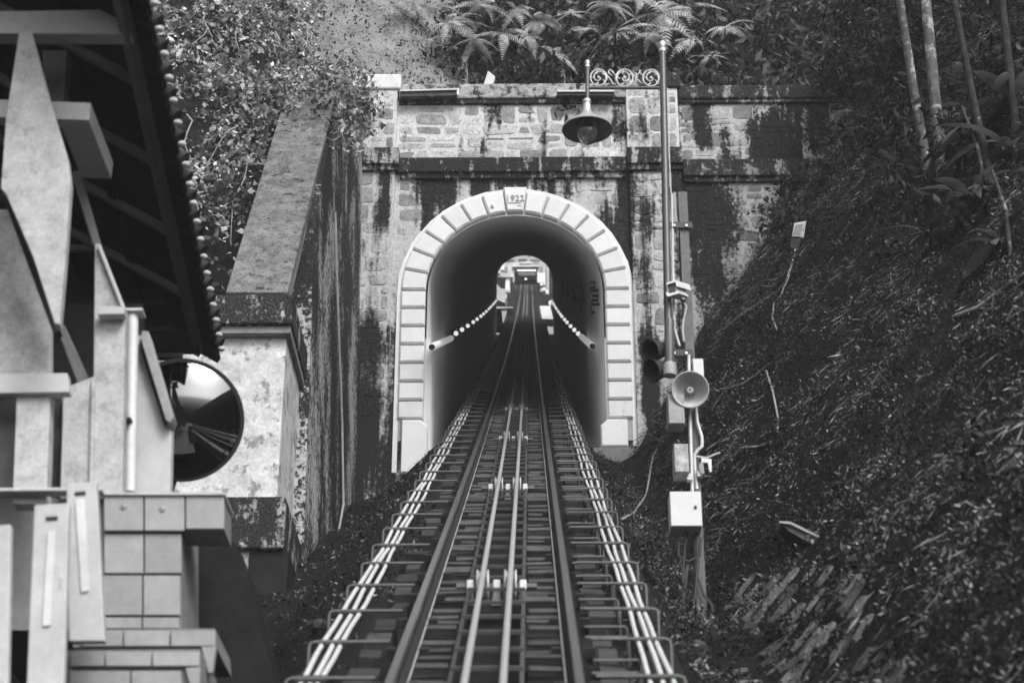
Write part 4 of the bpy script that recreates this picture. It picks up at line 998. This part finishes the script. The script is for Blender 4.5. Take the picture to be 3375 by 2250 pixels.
stuff('bank_shrubbery', P5, N5, .07, .2, .42, 'jungle', 'dark leafy shrubbery high on the right bank', 'shrubs', .4)
P7, N7 = scatter(26000, 1.6, 9.5, 8, 29.2, None, .10, .9, -.05)
dn = np.stack([-N7[:, 0]*.0-.75, np.full(len(N7), -.25), np.full(len(N7), -.75)], 1); dn += RNG.normal(size=dn.shape)*.28
stuff('dry_grass', P7, dn, .06, .24, .055, 'grass', 'dry grass and trailing roots combed down the right bank', 'grass', .0, .12)
P8, N8 = lobes(70, 150, 1.9, 7.5, 8.5, 28.5, .06, .22, None, .1)
stuff('small_creepers', P8, N8, .03, .09, .55, 'scrub', 'small leafy creepers in clumps on the right bank', 'creepers', .2)
P6, N6 = scatter(5000, -2.65, -.75, 9, 28.8, None, .07, 1.8, -.1)
pa, na = scatter(3500, .75, 1.5, 9, 28.8, None, .10, 1.8, -.1); P6 = np.concatenate([P6, pa]); N6 = np.concatenate([N6, na]); P6[:, 2] += np.where(np.abs(P6[:, 0]) < 1.2, .1, 0)
stuff('weeds', P6, N6, .02, .09, .4, 'cover', 'weeds and litter in the gutters beside the track', 'weeds', .0)
m = MB()
for i in range(70):
    x, y = random.uniform(-8.5, -3.6), random.uniform(22.3, 30.5); q = []
    for k3 in range(6):
        nn = nrm(x, y); q.append(np.array([x, y, H(x, y)])+nn*(.12+.22*math.sin(k3/5*PI))); x += random.uniform(-.18, .22); y -= random.uniform(.0, .28)
    m.tube(q, [.014, .013, .012, .01, .008, .005], 4, False)
props(m.build('creeper_stems', 'vine'), 'thin bare stems running through the pale creeper', 'stems', None, 'stuff')
# leaves hanging over the wing wall top and the pilaster
PT = []
for i in range(3800):
    u = random.random(); x = random.uniform(-3.9, -2.6) if random.random() < .75 else random.uniform(-3.0, -2.3); y = random.uniform(23.5, 29.2) if i % 3 else random.uniform(23.6, 25.2)
    PT.append((x, y, 10.7+1.53*(min(y, 23.9)-20.62) + .75*max(0, y-23.9) + random.uniform(-.15, .75) - max(0, x+2.9)*1.3))
PT = np.array(PT); stuff('hanging_creeper', PT, np.tile([[.1, -.6, .6]], (len(PT), 1)), .05, .15, .6, 'ivy', 'creeper spilling over the top of the sloping coping', 'creeper', .5)

# ferns above the parapet
def frond_mesh(name, L, arch, np_=15, wide=.26):
    m = MB(); pts = []
    for i in range(np_+1):
        u = i/np_; pts.append((L*u*(1-.08*u), 0, L*(arch*u - (arch+.22)*u*u)))
    m.tube(pts, [.008*(1-.8*i/np_) for i in range(np_+1)], 3, False)
    for i in range(1, np_+1):
        u = i/np_; w_ = wide*L*math.sin(PI*min(1, u*.86+.14))**.8*(1.02-u*.62)
        x, y, z = pts[i]; x0 = pts[i-1]
        for s_ in (-1, 1):
            a = .5; tx, ty, tz = x+w_*.42, s_*w_, z-w_*.28
            bx = L/np_*.40
            m.add([(x-bx, 0, z+.004), (x+w_*.2-bx*.7, s_*w_*.55, z-w_*.06), (tx, ty, tz), (x+w_*.2+bx*.9, s_*w_*.5, z-w_*.1), (x+bx*.6, 0, z)], [(0, 1, 3, 4), (1, 2, 3)])
    me = m.mesh(name); me.materials.append(M['fernleaf']); return me
FM = [frond_mesh('frond', .72, .30, 15, .2), frond_mesh('frond', .82, .18, 16, .17), frond_mesh('frond', .60, .42, 13, .22)]
def fern(px_, py_, Yo, nf, size, label, seed):
    rd = random.Random(seed); c = atY(px_, py_, Yo)
    t = thing('feathery_fern', (c[0], c[1], c[2]), label, 'fern', 'feathery ferns above the parapet')
    t.rotation_euler = (rd.uniform(.5, 1.15), rd.uniform(-.35, .35), 0)
    g = np.array([c[0], c[1]+.35, max(H(c[0], c[1]+.35)-.1, c[2]-2.5)])
    sl_ = [np.array([0, 0, 0.]), np.array([rd.uniform(-.1, .1), .3, -.25]), np.array([rd.uniform(-.2, .2), .9, -.5])]
    stm_ = MB().tube(sl_, [.012, .018, .022], 5).mesh('stem'); so_ = link('stem', stm_, 'darkwood'); so_.parent = t
    a0 = rd.random()*6
    for i in range(nf):
        f = bpy.data.objects.new('frond', FM[rd.randrange(3)]); COL.objects.link(f); f.parent = t
        ang = a0+2*PI*i/nf+rd.uniform(-.25, .25); f.rotation_euler = (rd.uniform(-.35, .35), rd.uniform(-.25, .45), ang); s_ = size*rd.uniform(.75, 1.45); f.scale = (s_, s_, s_)
ferns = [(1365, 10, 31.4, 8, 1.0, 'drooping fern nearest the bare slope at the top edge'), (1480, 78, 31.0, 9, 1.05, 'fern with broad fronds left of centre above the parapet'), (1440, 20, 31.6, 8, .9, 'fern just behind the broad fern near the top edge'),
         (1565, 130, 31.0, 6, .75, 'small low fern above the tilted slab'), (1590, 15, 31.8, 8, .9, 'fern at the top edge above the tilted slab'), (1790, 70, 31.2, 8, .85, 'fern above and left of the hanging lamp'),
         (1835, 180, 30.6, 6, .7, 'small fern just left of the scrolled lamp arm'), (1880, 45, 31.5, 8, .8, 'fern above the bell lamp near the top edge'), (2010, 15, 31.6, 9, 1.0, 'fern at the top edge above the scrollwork'), (2030, 105, 30.9, 9, 1.1, 'wide fern directly above the scrollwork'),
         (2185, 45, 31.0, 10, 1.15, 'large fern behind the lamp post top'), (2150, 110, 30.8, 8, .8, 'fern hanging left of the lamp post top'), (2285, 130, 31.0, 8, .9, 'fern right of the lamp post top'), (2110, 0, 32.0, 8, .9, 'fern cut by the top edge left of the lamp post'),
         (2390, 90, 31.4, 8, .85, 'darker fern far right above the parapet'), (1700, 30, 31.8, 7, .8, 'fern at the top edge above the keystone'), (1235, 40, 31.8, 5, .5, 'small fern on the bare pale slope'), (1520, 60, 31.3, 7, .8, 'fern tangled with the broad fern left of centre'), (1660, 110, 31.0, 7, .8, 'fern behind the tilted slab to its right'), (1745, 120, 30.8, 6, .7, 'low fern midway between slab and bell lamp'), (1930, 95, 31.0, 7, .75, 'fern just above the bell lamp tube'), (2240, 20, 31.6, 8, 1.0, 'fern at the top edge right of the lamp post'), (2330, 190, 30.7, 6, .7, 'low fern over the right parapet'), (1420, 130, 30.8, 6, .6, 'low fern near the left light trough')]
for i, a in enumerate(ferns): fern(*a, seed=100+i)
# small weeds standing on the parapet
for i, (x, y, h_, lb) in enumerate(((1538, 285, 85, 'tall thin weed stalk on the parapet'), (1452, 285, 35, 'short weed stalk left of the tall one'), (1860, 285, 50, 'bent grass stalk near the bell lamp'), (1880, 285, 30, 'tuft of weed at the bell lamp tube'))):
    a_, b_ = atY(x, y, YP+.3), atY(x-2+4*(i % 2), y-h_, YP+.3)
    t = thing('weed', a_, lb, 'weed'); MB().tube([a_, (a_+b_)/2+np.array([.02, 0, 0]), b_], [.012, .01, .006], 5).build('stalk', 'vine', t)
    pp = np.array([a_+(b_-a_)*random.uniform(.3, 1.05) for _ in range(14)]); V, F = leaves(pp, np.tile([[0, -.5, .5]], (14, 1)), RNG.uniform(.04, .1, 14), .5); link('foliage', np_mesh('foliage', V, F, 'fernleaf'), None, t)

# trees on the right bank: pale trunks, crowns above the view
def crown(name, c, R, n, mat, t, lobes=9, seed=0):
    rd = np.random.default_rng(seed); Pn = []
    lc_ = [np.array(c)+rd.normal(size=3)*np.array(R)*.55 for _ in range(lobes)]
    for q in lc_:
        r_ = np.array(R)*rd.uniform(.28, .5); d = rd.normal(size=(n//lobes, 3)); d /= np.linalg.norm(d, axis=1)[:, None]; Pn.append(q + d*r_*(rd.random((n//lobes, 1))**.45))
    Pn = np.concatenate(Pn); Nn = Pn-np.array(c); Nn /= np.linalg.norm(Nn, axis=1)[:, None]+1e-6
    V, F = leaves(Pn, Nn, rd.uniform(.12, .3, len(Pn)), .45, .35); return link(name, np_mesh(name, V, F, mat), None, t), lc_
def tree(px_, py_, lean, r0, h_, lb, seed, bend=0., fork=None, bk='bark'):
    g = hit(px_, py_); g[2] -= .15; rd = random.Random(seed); t = thing('bank_tree', g, lb, 'tree', 'trees on the right bank')
    pts = []; rads = []
    for i in range(9):
        u = i/8; pts.append(g + np.array([lean*u*h_+bend*math.sin(u*PI*1.3), .03*math.sin(u*5+seed), h_*u])); rads.append(r0*(1-.6*u))
    tk = MB().tube(pts, rads, 9).build('trunk', bk, t, smooth=True)
    if fork:
        MB().tube([pts[2], pts[3]+np.array([fork, 0, .1]), pts[5]+np.array([fork*2.1, 0, 0]), pts[7]+np.array([fork*2.6, .2, 0])], [r0*.6, r0*.55, r0*.45, r0*.3], 8).build('limb', 'bark', tk, smooth=True)
    cr, lob = crown('crown', pts[-1]+np.array([0, -1, .6]), (2.6, 3.0, 1.5), 6000, 'jungle', t, 10, seed)
    for q in lob[:6]: MB().tube([pts[6], (pts[7]+q)/2, q], [r0*.45, r0*.3, r0*.1], 6).build('limb', 'bark', tk, smooth=True)
tree(3062, 560, .002, .062, 11, 'forked pale trunk left of the thicker tree at upper right', 1, -.15, .16)
tree(3105, 560, .018, .075, 12, 'thick speckled pale trunk at upper right', 2)
tree(3275, 620, .0, .045, 10, 'crooked dark trunk near the right edge', 3, -.2, None, 'bark2')
tree(3345, 420, -.01, .05, 11, 'slender dark trunk at the upper right edge', 4, .1, None, 'bark2')
# leaning stems
for i, (a, b, lb) in enumerate((((3250, 640), (3170, 350), 'thin leaning stem among the big leaves'), ((3330, 840), (3270, 560), 'thin pale stem below the big leaves'))):
    p0 = hit(*a); p1 = atD(b[0], b[1], np.linalg.norm(p0-CAM)*.97); o = MB().tube([p0, (p0+p1)/2+np.array([.05, 0, 0]), p1], [.022, .018, .012], 6).build('sapling_stem', 'bark'); props(o, lb, 'stem')
# broad leaved plants
def bladeleaf(L, W):
    m = MB(); n = 6; vs_ = []
    for i in range(n+1):
        u = i/n; w_ = W*math.sin(PI*min(1, u*.93+.05))**.9; x = L*u; z = L*(.45*u-.75*u*u)
        vs_ += [(x, -w_, z-.12*w_), (x, 0, z), (x, w_, z-.12*w_)]
    m.add(vs_, [(3*i+a, 3*i+a+1, 3*i+a+4, 3*i+a+3) for i in range(n) for a in (0, 1)])
    me = m.mesh('leaf'); me.materials.append(M['broad']); return me
BL = [bladeleaf(.55, .06), bladeleaf(.45, .075), bladeleaf(.7, .07)]
def broad(px_, py_, back, nl, size, lb, seed):
    rd = random.Random(seed); p0 = hit(px_, py_+60); c = atD(px_, py_, np.linalg.norm(p0-CAM)*.96)
    t = thing('broad_leaf_plant', p0, lb, 'plant', 'broad leaved plants on the right bank')
    MB().tube([p0, (p0+c)/2+np.array([.03, 0, 0]), c], [.02, .016, .01], 6).build('stem', 'bark', t)
    for i in range(nl):
        f = bpy.data.objects.new('leaf', BL[rd.randrange(3)]); COL.objects.link(f); f.parent = t
        u = rd.uniform(.45, 1); q = p0+(c-p0)*u; f.location = Vector([float(x) for x in q-p0]); f.rotation_euler = (rd.uniform(-.4, .4), rd.uniform(-.9, .3), 2*PI*i/nl+rd.uniform(-.4, .4)); s_ = size*rd.uniform(.7, 1.2); f.scale = (s_, s_, s_)
for i, a in enumerate(((3330, 330, 0, 10, 1.5, 'tall plant with upright fanned leaves at the right edge'), (3240, 420, 0, 8, 1.1, 'broad leaved plant left of the fanned one'), (3340, 480, 0, 9, 1.2, 'broad leaved plant below the fanned one'), (3210, 640, 0, 9, 1.0, 'spreading leafy plant mid right'),
                       (3290, 780, 0, 8, .9, 'drooping leafy plant low at the right edge'), (3060, 760, 0, 7, .8, 'small drooping plant under the pale trunks'), (2950, 540, 0, 10, .6, 'small leaved shrub left of the pale trunks'), (3150, 250, 0, 9, .9, 'plant between the pale trunks'), (2890, 230, 0, 8, .7, 'plant in the dark left of the forked trunk'))):
    broad(*a, seed=300+i)
# floodlight on the bank with its cable
p = FLP; fl2 = thing('finned_floodlight', p, 'white finned floodlight on a stake high on the right bank', 'floodlight')
Yf = p[1]-.15
MB().px([(2618, 735), (2657, 728), (2648, 783), (2610, 780)], Yf, .04).build('frame', 'boxpaint', fl2)
for i in range(9): MB().px([(2621-i*1.2, 741+i*4.6), (2646-i*1.0, 737+i*4.8), (2646-i*1.0, 739+i*4.8), (2621-i*1.2, 743+i*4.6)], Yf-.03, .03).build('fin', 'steel', fl2)
MB().px([(2652, 730), (2657, 728), (2649, 783), (2642, 783)], Yf-.02, .02).build('edge', 'conduit', fl2)
MB().px([(2608, 782), (2640, 786), (2632, 825), (2606, 815)], Yf+.0, .05).build('gear_box', 'black', fl2)
def vine(pts, r, lb, name='vine', mat='vine', off=.05):
    q = [hit(x, y)+np.array([0, -off, off*.6]) for x, y in pts]
    o = MB().tube(q, r, 6).build(name, mat, smooth=True); props(o, lb, 'cable' if name == 'cable' else 'vine')
vine([(2622, 825), (2610, 880), (2590, 940), (2560, 975), (2500, 1010), (2440, 1050), (2385, 1098)], .016, 'pale cable trailing from the finned floodlight to the left', 'cable')
vine([(2600, 920), (2575, 980), (2550, 1010), (2545, 1060), (2560, 1100)], .012, 'second pale cable dropping below the finned floodlight', 'cable')
vine([(2335, 1295), (2400, 1292), (2450, 1275), (2490, 1248), (2540, 1205)], .012, 'pale root running right from the loudspeaker')
vine([(2345, 1362), (2365, 1330), (2395, 1290), (2420, 1265)], .012, 'short pale root crossing behind the loudspeaker')
vine([(2525, 1235), (2545, 1300), (2565, 1400), (2560, 1440)], .012, 'thin dark vine hanging on the bank right of the loudspeaker')
vine([(2400, 1530), (2440, 1490), (2500, 1485), (2540, 1470)], .012, 'curved root on the bank above the pale square box')
vine([(2180, 1450), (2150, 1520), (2130, 1640), (2090, 1700), (2040, 1730)], .014, 'pale cable curving down from the post to the track', 'cable')
vine([(3375, 920), (3300, 970), (3220, 1030), (3140, 1060)], .018, 'pale fallen branch at the right edge')
vine([(3140, 1690), (3180, 1676), (3220, 1700), (3270, 1690)], .008, 'crooked twig low on the right bank')
# fallen street lamp head on the lower bank
p = hit(2690, 1800); fl3 = thing('tilted_lamp_head', p, 'dark angular lamp head on a short arm on the lower right bank', 'lamp')
MB().px([(2570, 1720), (2605, 1722), (2712, 1775), (2700, 1800), (2672, 1790), (2600, 1748)], p[1], .22).build('head', 'darksteel', fl3)
MB().px([(2568, 1716), (2606, 1718), (2716, 1772), (2712, 1778), (2604, 1726), (2569, 1722)], p[1]-.03, .2).build('top_edge', 'boxgrey', fl3)
MB().px([(2672, 1778), (2690, 1774), (2706, 1810), (2702, 1830), (2690, 1828)], p[1]-.02, .08).build('arm', 'boxgrey', fl3)
# stone pitching at lower right
pit_ = thing('stone_pitching', hit(2550, 2100), 'sloping apron of flat stones at the lower right', 'stone paving')
for i in range(12):
    for j in range(8):
        x = 2330+j*66+i*14+random.uniform(-16, 16); y = 1880+i*34+j*4+(7-j)*10+random.uniform(-10, 10)
        if y > 2290 or random.random() < .1: continue
        h_ = hit(x, y); nn = nrm(h_[0], h_[1]); tx = np.cross([0, 1., .1], nn); tx /= np.linalg.norm(tx); ty = np.cross(nn, tx)
        a, b = random.uniform(.10, .16), random.uniform(.055, .085); rot = random.uniform(.0, .12)
        ex = tx*math.cos(rot)+ty*math.sin(rot); ey = -tx*math.sin(rot)+ty*math.cos(rot)
        pts = [h_ + ex*a*u*random.uniform(.85, 1.1) + ey*b*v*random.uniform(.8, 1.1) - nn*.03 for u, v in ((-1, -.6), (-.7, -1), (.6, -1), (1, -.5), (1, .5), (.7, 1), (-.6, 1), (-1, .6))]
        MB().prism(pts, nn*random.uniform(.045, .065)).build('stone', 'pitch', pit_, bevel=.01)
# rubble stones by the track
rk = []
for i in range(10):
    x, y = (random.uniform(-1.9, -1.25), random.uniform(9.6, 15)) if i % 2 else (random.uniform(1.25, 1.9), random.uniform(9.8, 14))
    r_ = random.uniform(.09, .17); m = MB().ball((0, 0, 0), r_, 7, (1.3, 1, .6))
    for q in range(len(m.v)):
        v = Vector(m.v[q]); d = 1+.35*noise.noise(v*9+Vector((i*3, 0, 0))); m.v[q] = tuple(v*d)
    me = m.mesh('loose_rock'); me.materials.append(M['rubble']); o = bpy.data.objects.new('loose_rock', me); COL.objects.link(o); o.location = (x, y, H(x, y)+.01); o.rotation_euler = (0, 0, i)
    props(o, 'loose rock in the gutter left of the track' if i % 2 else 'loose rock on the ground right of the conduits', 'rock', 'loose rocks left of the track' if i % 2 else 'loose rocks right of the track')

# ------------------------------------------------------------------ thin air volume added to lift the dark tones
hm = bpy.data.materials.new('shadow_lift_air'); hm.use_nodes = True
for n_ in list(hm.node_tree.nodes):
    if n_.type != 'OUTPUT_MATERIAL': hm.node_tree.nodes.remove(n_)
pv = hm.node_tree.nodes.new('ShaderNodeVolumePrincipled'); pv.inputs['Color'].default_value = (.95, .95, .95, 1); pv.inputs['Density'].default_value = .0012
hm.node_tree.links.new(pv.outputs[0], [n_ for n_ in hm.node_tree.nodes if n_.type == 'OUTPUT_MATERIAL'][0].inputs['Volume'])
hz = MB().box(-70, 70, -45, 200, -40, 130).build('shadow_lift_box', hm); props(hz, 'thin air added over the whole scene to lift the shadows', None, None, 'stuff')
